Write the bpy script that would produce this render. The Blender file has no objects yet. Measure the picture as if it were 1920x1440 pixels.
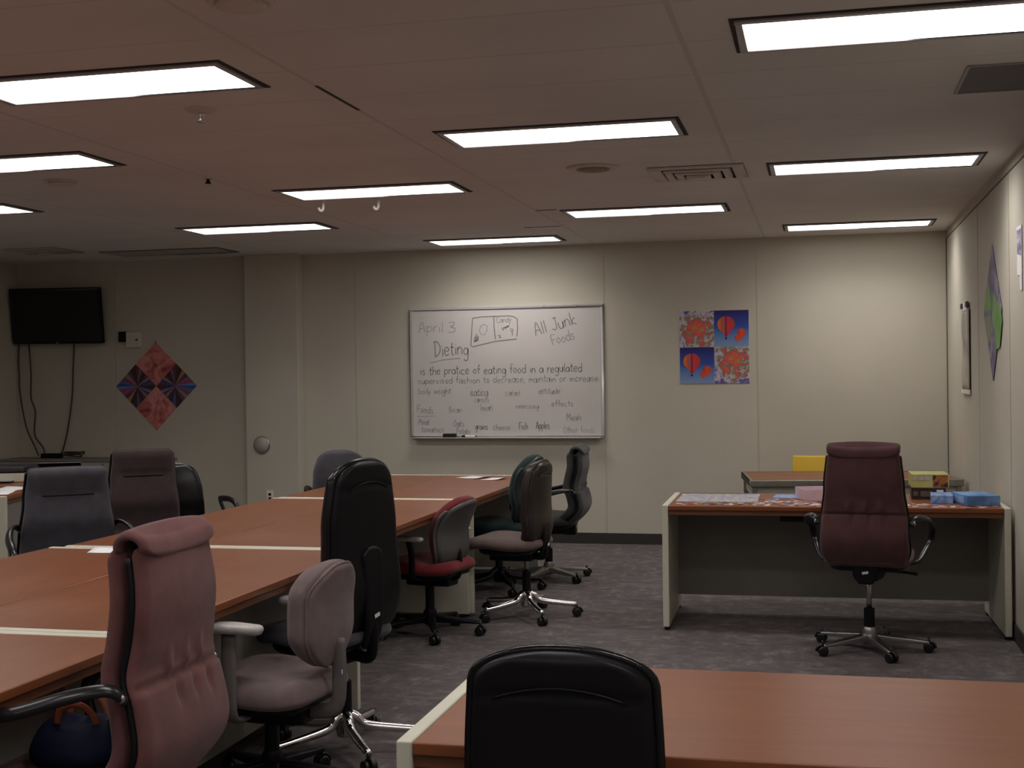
import bpy, bmesh, math, random
from mathutils import Vector, Matrix
R_ = math.radians
pi = math.pi
rnd = random.Random(7)
scn = bpy.context.scene
COL = scn.collection

# ------------------------------------------------------------------ camera
YAW, PITCH, ROLL, FPX = -0.2358, -0.0064, -0.0131, 2408.7
CAM_Z = 1.5746
fw = Vector((math.sin(YAW) * math.cos(PITCH), math.cos(YAW) * math.cos(PITCH), math.sin(PITCH)))
rt = Vector((math.cos(YAW), -math.sin(YAW), 0))
up = rt.cross(fw)
rt2 = rt * math.cos(ROLL) + up * math.sin(ROLL)
up2 = -rt * math.sin(ROLL) + up * math.cos(ROLL)
cam_data = bpy.data.cameras.new('camera')
cam_data.sensor_fit = 'HORIZONTAL'
cam_data.sensor_width = 36.0
cam_data.lens = 36.0 * FPX / 1920.0
cam_data.clip_start = 0.05
cam = bpy.data.objects.new('camera', cam_data)
COL.objects.link(cam)
cam.matrix_world = Matrix(((rt2.x, up2.x, -fw.x, 0), (rt2.y, up2.y, -fw.y, 0), (rt2.z, up2.z, -fw.z, CAM_Z), (0, 0, 0, 1)))
scn.camera = cam

# ------------------------------------------------------------------ world, exposure
world = bpy.data.worlds.new('world')
world.use_nodes = True
world.node_tree.nodes['Background'].inputs[0].default_value = (0.001, 0.001, 0.001, 1)
world.node_tree.nodes['Background'].inputs[1].default_value = 1.0
scn.world = world
scn.view_settings.view_transform = 'Standard'
scn.view_settings.look = 'None'
scn.view_settings.gamma = 1.0
scn.view_settings.use_curve_mapping = False
scn.view_settings.exposure = -0.38
scn.cycles.use_denoising = True
scn.cycles.max_bounces = 8
scn.cycles.diffuse_bounces = 5
LENS_GLOW = 6.0           # emission of a lit troffer lens
LAMP_WATT = 9.0           # downlight through each troffer lens
LAMP_SPREAD = 135.0       # beam of the prismatic lens, degrees

# ------------------------------------------------------------------ materials
def lin(c):
    return c / 12.92 if c <= 0.04045 else ((c + 0.055) / 1.055) ** 2.4
def hx(h):
    return tuple(lin(int(h[i:i + 2], 16) / 255.0) for i in (0, 2, 4))
MATS = {}
def mat(name, rgb, rough=0.6, metal=0.0, spec=0.5, var=0.0, vscale=20.0, bump=0.0, bscale=200.0, stretch=None, emit=None, coat=0.0, sheen=0.0):
    if name in MATS: return MATS[name]
    m = bpy.data.materials.new(name); m.use_nodes = True
    nt = m.node_tree; N = nt.nodes; Lk = nt.links
    b = N['Principled BSDF']
    b.inputs['Base Color'].default_value = (*rgb, 1)
    b.inputs['Roughness'].default_value = rough
    b.inputs['Metallic'].default_value = metal
    b.inputs['Specular IOR Level'].default_value = spec
    if coat: b.inputs['Coat Weight'].default_value = coat
    if sheen:
        b.inputs['Sheen Weight'].default_value = sheen
    tc = N.new('ShaderNodeTexCoord'); mp = N.new('ShaderNodeMapping')
    Lk.new(tc.outputs['Object'], mp.inputs[0])
    if stretch: mp.inputs['Scale'].default_value = stretch
    if var > 0:
        no = N.new('ShaderNodeTexNoise'); no.inputs['Scale'].default_value = vscale; no.inputs['Detail'].default_value = 5
        Lk.new(mp.outputs[0], no.inputs[0])
        cr = N.new('ShaderNodeValToRGB')
        cr.color_ramp.elements[0].position = 0.3; cr.color_ramp.elements[1].position = 0.7
        cr.color_ramp.elements[0].color = (*[c * (1 - var) for c in rgb], 1)
        cr.color_ramp.elements[1].color = (*[min(1, c * (1 + var)) for c in rgb], 1)
        Lk.new(no.outputs[0], cr.inputs[0]); Lk.new(cr.outputs[0], b.inputs['Base Color'])
    if bump > 0:
        n2 = N.new('ShaderNodeTexNoise'); n2.inputs['Scale'].default_value = bscale; n2.inputs['Detail'].default_value = 3
        Lk.new(mp.outputs[0], n2.inputs[0])
        bp = N.new('ShaderNodeBump'); bp.inputs['Strength'].default_value = bump; bp.inputs['Distance'].default_value = 0.004
        Lk.new(n2.outputs[0], bp.inputs['Height']); Lk.new(bp.outputs[0], b.inputs['Normal'])
    if emit:
        b.inputs['Emission Color'].default_value = (*rgb, 1); b.inputs['Emission Strength'].default_value = emit
    MATS[name] = m
    return m

WALL = mat('painted_wall', (0.55, 0.515, 0.435), 0.75, var=0.05, vscale=1.3, bump=0.08, bscale=120)
BASEB = mat('dark_rubber_base', (0.035, 0.030, 0.030), 0.5, var=0.1)
SEAM = mat('dark_wall_joint', (0.16, 0.14, 0.11), 0.8, var=0.1)
CREAM = mat('cream_enamel', (0.62, 0.60, 0.50), 0.42, var=0.04, vscale=8)
CREAMD = mat('grey_cream_steel', (0.40, 0.38, 0.32), 0.5, var=0.06, vscale=6)
PANEL = mat('olive_grey_steel', (0.22, 0.205, 0.185), 0.55, var=0.06, vscale=5)
BLACKP = mat('black_plastic', (0.006, 0.0055, 0.0075), 0.40, spec=0.2, var=0.1, vscale=30)
BLACKS = mat('black_satin_plastic', (0.010, 0.0095, 0.012), 0.28, spec=0.4, var=0.1, vscale=30)
CHROME = mat('chrome', (0.80, 0.78, 0.80), 0.16, metal=1.0, var=0.03, vscale=10)
STEEL = mat('dull_steel', (0.42, 0.41, 0.42), 0.35, metal=1.0, var=0.05)
GREYP = mat('grey_plastic', (0.30, 0.28, 0.28), 0.45, var=0.06, vscale=15)
ARMP = mat('taupe_grey_plastic', (0.135, 0.118, 0.118), 0.45, var=0.06, vscale=15)
SHELLG = mat('dark_grey_shell_plastic', (0.078, 0.075, 0.076), 0.42, var=0.06, vscale=15)
LTGREY = mat('light_grey_arm_plastic', (0.46, 0.43, 0.43), 0.42, var=0.08, vscale=25)
WHITEP = mat('white_plastic', (0.80, 0.78, 0.75), 0.4, var=0.03)
PAPER = mat('white_paper', (0.92, 0.90, 0.93), 0.7, var=0.03)
STICK = mat('sticker', (0.75, 0.73, 0.72), 0.5, var=0.12, vscale=120)
def fabric(name, rgb, var=0.14):
    return mat(name, rgb, 0.9, spec=0.25, var=var, vscale=14, bump=0.35, bscale=420, sheen=0.15)
PINK = fabric('mauve_pink_fabric', (0.145, 0.060, 0.060))
MAROON = fabric('dark_maroon_fabric', (0.085, 0.037, 0.037))
BEIGE = fabric('pinkish_beige_fabric', (0.172, 0.125, 0.125))
SLATE = fabric('slate_grey_fabric', (0.068, 0.065, 0.080))
BROWNF = fabric('brown_mauve_fabric', (0.058, 0.037, 0.041))
TAUPE = fabric('taupe_brown_fabric', (0.125, 0.088, 0.083))
TEAL = fabric('dark_teal_fabric', (0.012, 0.032, 0.036))
REDF = fabric('red_fabric', (0.16, 0.016, 0.020))
DARKF = fabric('charcoal_fabric', (0.048, 0.045, 0.049))
LEATHER = mat('black_leather', (0.005, 0.0045, 0.0065), 0.22, spec=0.34, var=0.15, vscale=12, bump=0.12, bscale=160)
BRLEATHER = mat('dark_brown_leather', (0.026, 0.018, 0.018), 0.34, spec=0.36, var=0.15, vscale=12, bump=0.2, bscale=160)

def wood_mat(name, a, b_, rough=0.33, axis='x'):
    m = bpy.data.materials.new(name); m.use_nodes = True
    N = m.node_tree.nodes; Lk = m.node_tree.links; b = N['Principled BSDF']
    tc = N.new('ShaderNodeTexCoord'); mp = N.new('ShaderNodeMapping')
    mp.inputs['Scale'].default_value = (1.2, 14, 14) if axis == 'x' else (14, 1.2, 14)
    Lk.new(tc.outputs['Object'], mp.inputs[0])
    n1 = N.new('ShaderNodeTexNoise'); n1.inputs['Scale'].default_value = 2.2; n1.inputs['Detail'].default_value = 4; n1.inputs['Distortion'].default_value = 0.3
    Lk.new(mp.outputs[0], n1.inputs[0])
    cr = N.new('ShaderNodeValToRGB')
    cr.color_ramp.elements[0].position = 0.32; cr.color_ramp.elements[1].position = 0.72
    cr.color_ramp.elements[0].color = (*a, 1); cr.color_ramp.elements[1].color = (*b_, 1)
    Lk.new(n1.outputs[0], cr.inputs[0])
    # worn scuffs: a few lighter scratches
    n2 = N.new('ShaderNodeTexNoise'); n2.inputs['Scale'].default_value = 2; n2.inputs['Detail'].default_value = 2
    Lk.new(tc.outputs['Object'], n2.inputs[0])
    r2 = N.new('ShaderNodeMapRange'); r2.inputs[1].default_value = 0.3; r2.inputs[2].default_value = 0.7
    r2.inputs[3].default_value = rough - 0.01; r2.inputs[4].default_value = rough + 0.04
    Lk.new(n2.outputs[0], r2.inputs[0]); Lk.new(r2.outputs[0], b.inputs['Roughness'])
    Lk.new(cr.outputs[0], b.inputs['Base Color'])
    b.inputs['Specular IOR Level'].default_value = 0.38
    MATS[name] = m
    return m
WOOD = wood_mat('reddish_wood_laminate', (0.208, 0.066, 0.025), (0.255, 0.084, 0.034), .30)
WOODE = wood_mat('dark_wood_edge', (0.14, 0.050, 0.022), (0.20, 0.075, 0.034), 0.4)

def carpet_mat():
    m = bpy.data.materials.new('grey_carpet_tiles'); m.use_nodes = True
    N = m.node_tree.nodes; Lk = m.node_tree.links; b = N['Principled BSDF']
    b.inputs['Roughness'].default_value = 0.95; b.inputs['Specular IOR Level'].default_value = 0.15
    tc = N.new('ShaderNodeTexCoord')
    mp = N.new('ShaderNodeMapping'); mp.inputs['Scale'].default_value = (1, 1.7, 1)
    Lk.new(tc.outputs['Object'], mp.inputs[0])
    n1 = N.new('ShaderNodeTexNoise'); n1.inputs['Scale'].default_value = 6; n1.inputs['Detail'].default_value = 10; n1.inputs['Roughness'].default_value = 0.72
    Lk.new(mp.outputs[0], n1.inputs[0])
    mp2 = N.new('ShaderNodeMapping'); mp2.inputs['Scale'].default_value = (1.7, 1, 1)
    Lk.new(tc.outputs['Object'], mp2.inputs[0])
    n2 = N.new('ShaderNodeTexNoise'); n2.inputs['Scale'].default_value = 7; n2.inputs['Detail'].default_value = 10; n2.inputs['Roughness'].default_value = 0.75
    Lk.new(mp2.outputs[0], n2.inputs[0])
    ck = N.new('ShaderNodeTexChecker'); ck.inputs['Scale'].default_value = 2.0
    Lk.new(tc.outputs['Object'], ck.inputs[0])
    mx = N.new('ShaderNodeMix'); mx.data_type = 'FLOAT'
    Lk.new(ck.outputs['Fac'], mx.inputs[0]); Lk.new(n1.outputs[0], mx.inputs[2]); Lk.new(n2.outputs[0], mx.inputs[3])
    cr = N.new('ShaderNodeValToRGB')
    e = cr.color_ramp.elements
    e[0].position = 0.30; e[0].color = (0.078, 0.068, 0.071, 1)
    e[1].position = 0.72; e[1].color = (0.235, 0.212, 0.208, 1)
    k = e.new(0.52); k.color = (0.125, 0.108, 0.111, 1)
    Lk.new(mx.outputs[0], cr.inputs[0]); Lk.new(cr.outputs[0], b.inputs['Base Color'])
    bp = N.new('ShaderNodeBump'); bp.inputs['Strength'].default_value = 0.4; bp.inputs['Distance'].default_value = 0.006
    n3 = N.new('ShaderNodeTexNoise'); n3.inputs['Scale'].default_value = 260
    Lk.new(tc.outputs['Object'], n3.inputs[0]); Lk.new(n3.outputs[0], bp.inputs['Height']); Lk.new(bp.outputs[0], b.inputs['Normal'])
    return m
CARPET = carpet_mat()

def ceiling_mat():
    m = bpy.data.materials.new('ceiling_tiles'); m.use_nodes = True
    N = m.node_tree.nodes; Lk = m.node_tree.links; b = N['Principled BSDF']
    b.inputs['Roughness'].default_value = 0.9; b.inputs['Specular IOR Level'].default_value = 0.2
    tc = N.new('ShaderNodeTexCoord'); sp = N.new('ShaderNodeSeparateXYZ'); Lk.new(tc.outputs['Object'], sp.inputs[0])
    def line(sock, off, pitch, half):
        a = N.new('ShaderNodeMath'); a.operation = 'ADD'; a.inputs[1].default_value = off; Lk.new(sock, a.inputs[0])
        d = N.new('ShaderNodeMath'); d.operation = 'DIVIDE'; d.inputs[1].default_value = pitch; Lk.new(a.outputs[0], d.inputs[0])
        f = N.new('ShaderNodeMath'); f.operation = 'FRACT'; Lk.new(d.outputs[0], f.inputs[0])
        s = N.new('ShaderNodeMath'); s.operation = 'SUBTRACT'; s.inputs[1].default_value = 0.5; Lk.new(f.outputs[0], s.inputs[0])
        ab = N.new('ShaderNodeMath'); ab.operation = 'ABSOLUTE'; Lk.new(s.outputs[0], ab.inputs[0])
        c = N.new('ShaderNodeMath'); c.operation = 'GREATER_THAN'; c.inputs[1].default_value = 0.5 - half / pitch; Lk.new(ab.outputs[0], c.inputs[0])
        return c.outputs[0]
    lx = line(sp.outputs[0], 2.03 + 15.5, 1.55, 0.011)
    ly = line(sp.outputs[1], 10.0 + 0.02, 0.5275, 0.007)
    no = N.new('ShaderNodeTexNoise'); no.inputs['Scale'].default_value = 1.1; no.inputs['Detail'].default_value = 6
    Lk.new(tc.outputs['Object'], no.inputs[0])
    cr = N.new('ShaderNodeValToRGB'); cr.color_ramp.elements[0].position = 0.3; cr.color_ramp.elements[1].position = 0.7
    cr.color_ramp.elements[0].color = (0.66, 0.64, 0.62, 1); cr.color_ramp.elements[1].color = (0.74, 0.72, 0.70, 1)
    Lk.new(no.outputs[0], cr.inputs[0])
    mx = N.new('ShaderNodeMix'); mx.data_type = 'RGBA'; mx.inputs[7].default_value = (0.60, 0.58, 0.56, 1)
    Lk.new(lx, mx.inputs[0]); Lk.new(cr.outputs[0], mx.inputs[6])
    mx2 = N.new('ShaderNodeMix'); mx2.data_type = 'RGBA'; mx2.inputs[7].default_value = (0.62, 0.60, 0.58, 1)
    Lk.new(ly, mx2.inputs[0]); Lk.new(mx.outputs[2], mx2.inputs[6])
    Lk.new(mx2.outputs[2], b.inputs['Base Color'])
    return m
CEIL = ceiling_mat()

# ------------------------------------------------------------------ mesh helpers
def link_mesh(name, verts, faces, m, parent=None, smooth=False, bevel=0.0, subsurf=0, loc=None, segs=2):
    me = bpy.data.meshes.new(name)
    me.from_pydata([tuple(v) for v in verts], [], faces)
    bm = bmesh.new(); bm.from_mesh(me)
    bmesh.ops.remove_doubles(bm, verts=bm.verts, dist=1e-5)
    bmesh.ops.recalc_face_normals(bm, faces=bm.faces)
    bm.to_mesh(me); bm.free()
    if isinstance(m, (list, tuple)):
        for x in m: me.materials.append(x)
    else: me.materials.append(m)
    o = bpy.data.objects.new(name, me); COL.objects.link(o)
    if smooth or subsurf:
        for p in me.polygons: p.use_smooth = True
    if bevel:
        md = o.modifiers.new('bevel', 'BEVEL'); md.width = bevel; md.segments = segs; md.limit_method = 'ANGLE'; md.angle_limit = R_(35)
        for p in me.polygons: p.use_smooth = True
        wn = o.modifiers.new('wn', 'WEIGHTED_NORMAL'); wn.keep_sharp = True
    if subsurf:
        md = o.modifiers.new('sub', 'SUBSURF'); md.levels = subsurf; md.render_levels = subsurf
    if parent: o.parent = parent
    if loc: o.location = loc
    return o

class MB:
    """collects vertices and faces of one part"""
    def __init__(s): s.v = []; s.f = []
    def add(s, v, f):
        n = len(s.v); s.v += [Vector(p) for p in v]; s.f += [tuple(i + n for i in q) for q in f]; return s
    def box(s, x0, x1, y0, y1, z0, z1, M=None):
        v = [(x, y, z) for z in (z0, z1) for y in (y0, y1) for x in (x0, x1)]
        if M: v = [M @ Vector(p) for p in v]
        return s.add(v, [(0, 2, 3, 1), (4, 5, 7, 6), (0, 1, 5, 4), (2, 6, 7, 3), (0, 4, 6, 2), (1, 3, 7, 5)])
    def prism(s, pts, z0, z1, M=None):
        n = len(pts); v = [(x, y, z0) for x, y in pts] + [(x, y, z1) for x, y in pts]
        if M: v = [M @ Vector(p) for p in v]
        f = [tuple(range(n))[::-1], tuple(range(n, 2 * n))] + [(i, (i + 1) % n, n + (i + 1) % n, n + i) for i in range(n)]
        return s.add(v, f)
    def lathe(s, prof, n=24, M=None):
        v = []; f = []
        for r, z in prof:
            for k in range(n):
                a = 2 * pi * k / n; v.append((r * math.cos(a), r * math.sin(a), z))
        for i in range(len(prof) - 1):
            for k in range(n):
                k2 = (k + 1) % n; f.append((i * n + k, i * n + k2, (i + 1) * n + k2, (i + 1) * n + k))
        f.append(tuple(range(n))[::-1]); f.append(tuple(range((len(prof) - 1) * n, len(prof) * n)))
        if M: v = [M @ Vector(p) for p in v]
        return s.add(v, f)
    def tube(s, path, rad, n=10, flat=1.0, closed=False, upv=Vector((0, 0, 1))):
        P = [Vector(p) for p in path]; m = len(P)
        rr = rad if isinstance(rad, (list, tuple)) else [rad] * m
        v = []; f = []; prev = None
        for i in range(m):
            if closed: t = P[(i + 1) % m] - P[i - 1]
            else: t = P[min(i + 1, m - 1)] - P[max(i - 1, 0)]
            t = t.normalized() if t.length > 1e-9 else Vector((0, 0, 1))
            if prev is None:
                a = upv if abs(t.dot(upv)) < 0.95 else Vector((1, 0, 0))
                u = (a - t * a.dot(t)).normalized()
            else:
                u = prev - t * prev.dot(t)
                u = u.normalized() if u.length > 1e-6 else prev
            prev = u; w = t.cross(u)
            for k in range(n):
                a = 2 * pi * k / n
                v.append(P[i] + u * (rr[i] * flat * math.cos(a)) + w * (rr[i] * math.sin(a)))
        rng = m if closed else m - 1
        for i in range(rng):
            j = (i + 1) % m
            for k in range(n):
                k2 = (k + 1) % n; f.append((i * n + k, i * n + k2, j * n + k2, j * n + k))
        if not closed:
            f.append(tuple(range(n))[::-1]); f.append(tuple(range((m - 1) * n, m * n)))
        return s.add(v, f)
    def build(s, name, m, parent=None, **kw):
        return link_mesh(name, s.v, s.f, m, parent, **kw)

def cr_path(pts, per=8):
    P = [Vector(p) for p in pts]; out = []
    for i in range(len(P) - 1):
        p0 = P[i - 1] if i else P[0] * 2 - P[1]; p1 = P[i]; p2 = P[i + 1]; p3 = P[i + 2] if i + 2 < len(P) else P[-1] * 2 - P[-2]
        for k in range(per):
            t = k / per
            out.append(0.5 * ((2 * p1) + (p2 - p0) * t + (2 * p0 - 5 * p1 + 4 * p2 - p3) * t * t + (3 * p1 - p0 - 3 * p2 + p3) * t ** 3))
    out.append(P[-1]); return out

def lerp_list(L, s):
    if s <= L[0][0]: return L[0][1]
    for (a, x), (b, y) in zip(L, L[1:]):
        if s <= b:
            t = (s - a) / (b - a); t = t * t * (3 - 2 * t); return x + (y - x) * t
    return L[-1][1]

class Cushion:
    """a padded panel that follows a spine in the local y-z plane; W is half width by fraction of its length"""
    def __init__(s, spine, W, top=(0.05, 0.05), bot=(0.05, 0.05), tf=0.03, tb=0.03, re=0.04, dish=0.0, ns=30, nu=20, disp=None, off=0.0):
        pts = cr_path([(0, y, z) for y, z in spine], 12)
        L = [0.0]
        for a, b in zip(pts, pts[1:]): L.append(L[-1] + (b - a).length)
        T = L[-1]; s.T = T; s.pts = pts; s.Ls = L; s.W = W; s.top = top; s.bot = bot; s.dish = dish; s.off = off
        s.wm = max(w for _, w in W)
        g = lambda e: math.sqrt(max(0.0, 1 - (1 - min(max(e, 0) / re, 1)) ** 2))
        ss = [T * (0.5 - 0.5 * math.cos(pi * k / ns)) for k in range(ns + 1)]
        us = [math.sin(pi / 2 * (2 * j / nu - 1)) for j in range(nu + 1)]
        v = []; f = []
        for side in (1, -1):
            base = len(v)
            for q in ss:
                hw = s.hw(q)
                for u in us:
                    x = hw * u; t = (tf if side > 0 else tb) * g(hw - abs(x)) * g(min(q, T - q))
                    if disp: t += disp(x / s.wm, q / T, side) * g(hw - abs(x)) * g(min(q, T - q))
                    v.append(s.at(q, x, t * side))
            n = nu + 1
            for i in range(ns):
                for j in range(nu):
                    a = base + i * n + j; f.append((a, a + 1, a + n + 1, a + n))
        s.v = v; s.f = f
    def hw(s, q):
        w = lerp_list(s.W, q / s.T)
        for d, (rx, rz) in ((s.T - q, s.top), (q, s.bot)):
            rx = min(rx, w)
            if d < rz: w = w - rx + rx * math.sqrt(max(0.0, 1 - ((rz - d) / rz) ** 2))
        return max(w, 1e-4)
    def at(s, q, x, t):
        i = 0
        while i < len(s.Ls) - 2 and s.Ls[i + 1] < q: i += 1
        k = (q - s.Ls[i]) / max(1e-9, s.Ls[i + 1] - s.Ls[i])
        p = s.pts[i].lerp(s.pts[i + 1], min(max(k, 0), 1))
        a = s.pts[max(i - 1, 0)]; b = s.pts[min(i + 2, len(s.pts) - 1)]
        tg = (b - a).normalized(); n = Vector((0, tg.z, -tg.y))
        return p + Vector((x, 0, 0)) + n * (t + s.off + s.dish * (x / s.wm) ** 2)
    def rim(s, t=0.0, q0=0.0, q1=1.0, n=40, out=0.0):
        """path up one side, over the top and down the other"""
        A = [s.at(q, s.hw(q) + out, t) for q in [s.T * (q0 + (q1 - q0) * math.sin(pi / 2 * k / n)) for k in range(n + 1)]]
        B = [Vector((-p.x, p.y, p.z)) for p in A[::-1]]
        return A + B
    def side(s, sgn, t=0.0, q0=0.0, q1=1.0, n=40, out=0.0):
        r = []
        for k in range(n + 1):
            q = s.T * (q0 + (q1 - q0) * k / n); p = s.at(q, s.hw(q) + out, t); r.append(Vector((sgn * p.x, p.y, p.z)))
        return r
    def build(s, name, m, parent, **kw):
        return link_mesh(name, s.v, s.f, m, parent, smooth=True, **kw)

# ------------------------------------------------------------------ scene tree helpers
def tag(o, label, cat, group=None, kind=None):
    if label: o['label'] = label
    if cat: o['category'] = cat
    if group: o['group'] = group
    if kind: o['kind'] = kind
    return o
def thing(name, label, cat, loc=(0, 0, 0), rz=0.0, group=None):
    o = bpy.data.objects.new(name, None); COL.objects.link(o)
    o.empty_display_size = 0.1
    o.location = loc; o.rotation_euler = (0, 0, rz)
    return tag(o, label, cat, group)
def dup(root, loc, rz=None, label=None, group=None):
    r = root.copy(); COL.objects.link(r); r.location = loc
    if rz is not None: r.rotation_euler = (0, 0, rz)
    if label: r['label'] = label
    if group: r['group'] = group
    for ch in list(root.children):
        c = ch.copy(); COL.objects.link(c); c.parent = r
        for g in list(ch.children):
            d = g.copy(); COL.objects.link(d); d.parent = c
    return r
def struct(name, mb, m, **kw):
    o = mb.build(name, m, **kw); o['kind'] = 'structure'; return o

# ------------------------------------------------------------------ room shell
XR, XL, YB, YF, H = 1.085, -8.13, 11.82, -3.2, 2.7924
struct('floor', MB().box(XL - .1, XR + .1, YF - .1, YB + .1, -.1, 0), CARPET)
struct('ceiling', MB().box(XL - .1, XR + .1, YF - .1, YB + .1, H, H + .1), CEIL)
struct('wall_back', MB().box(XL - .1, XR + .1, YB, YB + .1, 0, H), WALL)
struct('wall_right', MB().box(XR, XR + .1, YF, YB, 0, H), WALL)
struct('wall_left', MB().box(XL - .1, XL, YF, YB, 0, H), WALL)
struct('wall_front', MB().box(XL - .1, XR + .1, YF - .1, YF, 0, H), WALL)
struct('pillar', MB().box(-5.50, -4.945, YB - .15, YB, 0, H), WALL, bevel=0.006)
struct('baseboard_back', MB().box(XL, XR, YB - .012, YB, 0, .1), BASEB)
struct('baseboard_right', MB().box(XR - .012, XR, YF, YB - .012, 0, .1), BASEB)
struct('baseboard_left', MB().box(XL, XL + .012, YF, YB - .012, 0, .1), BASEB)
struct('baseboard_pillar', MB().box(-5.512, -4.933, YB - .162, YB - .15, 0, .1), BASEB)
# reveal strip below the ceiling and vertical panel joints of the demountable walls
struct('trim_1', MB().box(XR - .004, XR, YF, YB, H - .068, H - .058), SEAM)
struct('trim_2', MB().box(XR - .010, XR, YB - .010, YB, .1, H - .068), SEAM)
def joint(n, x0, x1, y0, y1): struct('trim_%d' % n, MB().box(x0, x1, y0, y1, .1, H - .07), mat('pale_wall_joint', (0.50, 0.465, 0.385), 0.7, var=0.05))
joint(3, -1.955, -1.947, YB - .003, YB)
joint(4, -.555, -.547, YB - .003, YB)
joint(5, -4.40, -4.392, YB - .003, YB)
joint(6, XR - .003, XR, 9.55, 9.558)
joint(7, XR - .003, XR, 8.02, 8.028)
joint(8, -7.0, -6.992, YB - .003, YB)

# ------------------------------------------------------------------ ceiling troffers
LENS = mat('lit_troffer_lens', (1.0, 0.965, 0.93), 0.5, emit=LENS_GLOW)
LENS_OFF = mat('unlit_troffer_lens', (0.36, 0.33, 0.33), 0.35, var=0.05, vscale=60)
GAP = mat('dark_shadow_gap', (0.03, 0.026, 0.025), 0.8, var=0.1)
TFRAME = mat('troffer_frame_enamel', (0.42, 0.40, 0.41), 0.4, var=0.04)
LW, LD = 1.219, 0.477
def frame_ring(mb, x0, x1, y0, y1, w, z0, z1):
    mb.box(x0, x1, y0, y0 + w, z0, z1); mb.box(x0, x1, y1 - w, y1, z0, z1)
    mb.box(x0, x0 + w, y0 + w, y1 - w, z0, z1); mb.box(x1 - w, x1, y0 + w, y1 - w, z0, z1)
    return mb
def troffer(x, y, label, lit=True):
    t = thing('ceiling_light', label, 'ceiling light', (x, y, H), 0, 'recessed troffer lights' if lit else None)
    frame_ring(MB(), 0, LW, 0, LD, .018, -.004, 0).build('housing_gap', GAP, t)
    frame_ring(MB(), .018, LW - .018, .018, LD - .018, .026, -.012, 0).build('frame', TFRAME, t, bevel=.003)
    MB().box(.044, LW - .044, .044, LD - .044, -.007, -.001).build('lens', LENS if lit else LENS_OFF, t)
    if lit:
        ld = bpy.data.lights.new('troffer_lamp', 'AREA'); ld.shape = 'RECTANGLE'; ld.size = LW - .10; ld.size_y = LD - .10
        ld.energy = LAMP_WATT; ld.color = (1.0, .955, .90); ld.spread = R_(LAMP_SPREAD)
        lo = bpy.data.objects.new('troffer_lamp', ld); COL.objects.link(lo); lo.parent = t; lo.location = (LW / 2, LD / 2, -.010)
    return t
CX = dict(R=-.295, M=-1.860, A=-3.433, B=-5.01, C=-6.60)
tro = [
 ('R', 4.48, 'bright ceiling light nearest the camera, cut off beside the dark return grille'),
 ('R', 7.613, 'long lit ceiling light beside the wall with the hanging scroll'),
 ('R', 10.832, 'lit ceiling light near the back corner above the balloon poster side'),
 ('M', 6.111, 'wide lit ceiling light in front of the round ceiling speaker'),
 ('M', 9.299, 'lit ceiling light behind the square air vent, next to a dark tile gap'),
 ('A', 4.505, 'large lit ceiling light with the sprinkler head just behind it'),
 ('A', 7.707, 'lit ceiling light with two white hooks hanging beside it'),
 ('A', 10.942, 'narrow lit ceiling light right above the whiteboard'),
 ('B', 6.075, 'lit ceiling light cut by the frame edge in front of the round smoke detector'),
 ('B', 9.366, 'dimmer-edged lit ceiling light between the pillar and the row of hooks'),
 ('C', 7.686, 'small visible tip of a lit ceiling light at the frame edge above the television')]
for c, y, l in tro: troffer(CX[c], y, l)
for c, y in (('R', 1.35), ('M', 2.95), ('A', 1.35), ('B', 2.93), ('C', 4.5), ('M', -.2), ('A', -1.8), ('R', -1.8), ('B', -.2), ('C', 1.35)):
    troffer(CX[c], y, 'lit ceiling light behind the camera, outside the picture')
troffer(CX['C'], 10.86, 'unlit grey ceiling light panel near the back wall above the diamond poster', False)

# shadow gaps where a few ceiling tiles sit crooked
struct('trim_9', MB().box(-2.036, -2.020, 5.02, 5.53, H - .002, H + .01), GAP)
struct('trim_10', MB().box(-2.03, -1.875, 9.255, 9.285, H - .002, H + .01), GAP)
struct('trim_11', MB().box(-2.36, -2.05, 10.30, 10.32, H - .002, H + .01), GAP)

# ------------------------------------------------------------------ things on the ceiling
def lathe_part(name, prof, m, parent, n=28, M=None): return MB().lathe(prof, n, M).build(name, m, parent, smooth=False, bevel=0.002)
CEILP = mat('ceiling_fitting_enamel', (0.60, 0.54, 0.49), 0.5, var=0.04)
t = thing('sprinkler', 'chrome fire sprinkler hanging from a round ceiling plate behind the large light', 'sprinkler', (-2.70, 5.31, H))
lathe_part('ceiling_plate', [(.030, -.016), (.055, -.012), (.072, -.004), (.075, 0)], CEILP, t)
MB().lathe([(.008, -.052), (.014, -.050), (.012, -.030), (.016, -.028), (.016, -.014)], 14).lathe([(.019, -.057), (.021, -.054), (.019, -.052)], 16).build('nozzle', CHROME, t, smooth=True)
t = thing('sprinkler', 'small dark sprinkler head alone on the ceiling between two rows of lights', 'sprinkler', (-3.584, 7.128, H))
lathe_part('ceiling_plate', [(.018, -.008), (.028, -.003), (.03, 0)], CEILP, t)
MB().lathe([(.016, -.034), (.020, -.030), (.010, -.020), (.012, -.008)], 14).build('nozzle', BLACKP, t, smooth=True)
def hook(x, y, label):
    t = thing('ceiling_hook', label, 'hook', (x, y, H), 0, 'white hooks under the ceiling')
    MB().box(-.018, .018, -.012, .012, -.006, 0).build('clip', WHITEP, t, bevel=.002)
    MB().tube(cr_path([(.014, 0, -.006), (.015, 0, -.03), (.013, 0, -.058), (-.001, 0, -.070), (-.015, 0, -.060), (-.016, 0, -.047)], 6), .0095, 8).build('hook_bend', WHITEP, t, smooth=True)
hook(-3.315, 8.27, 'white ceiling hook nearer the far end of the light, farther from the round speaker')
hook(-2.930, 8.31, 'white ceiling hook nearer the round ceiling speaker')
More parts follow.
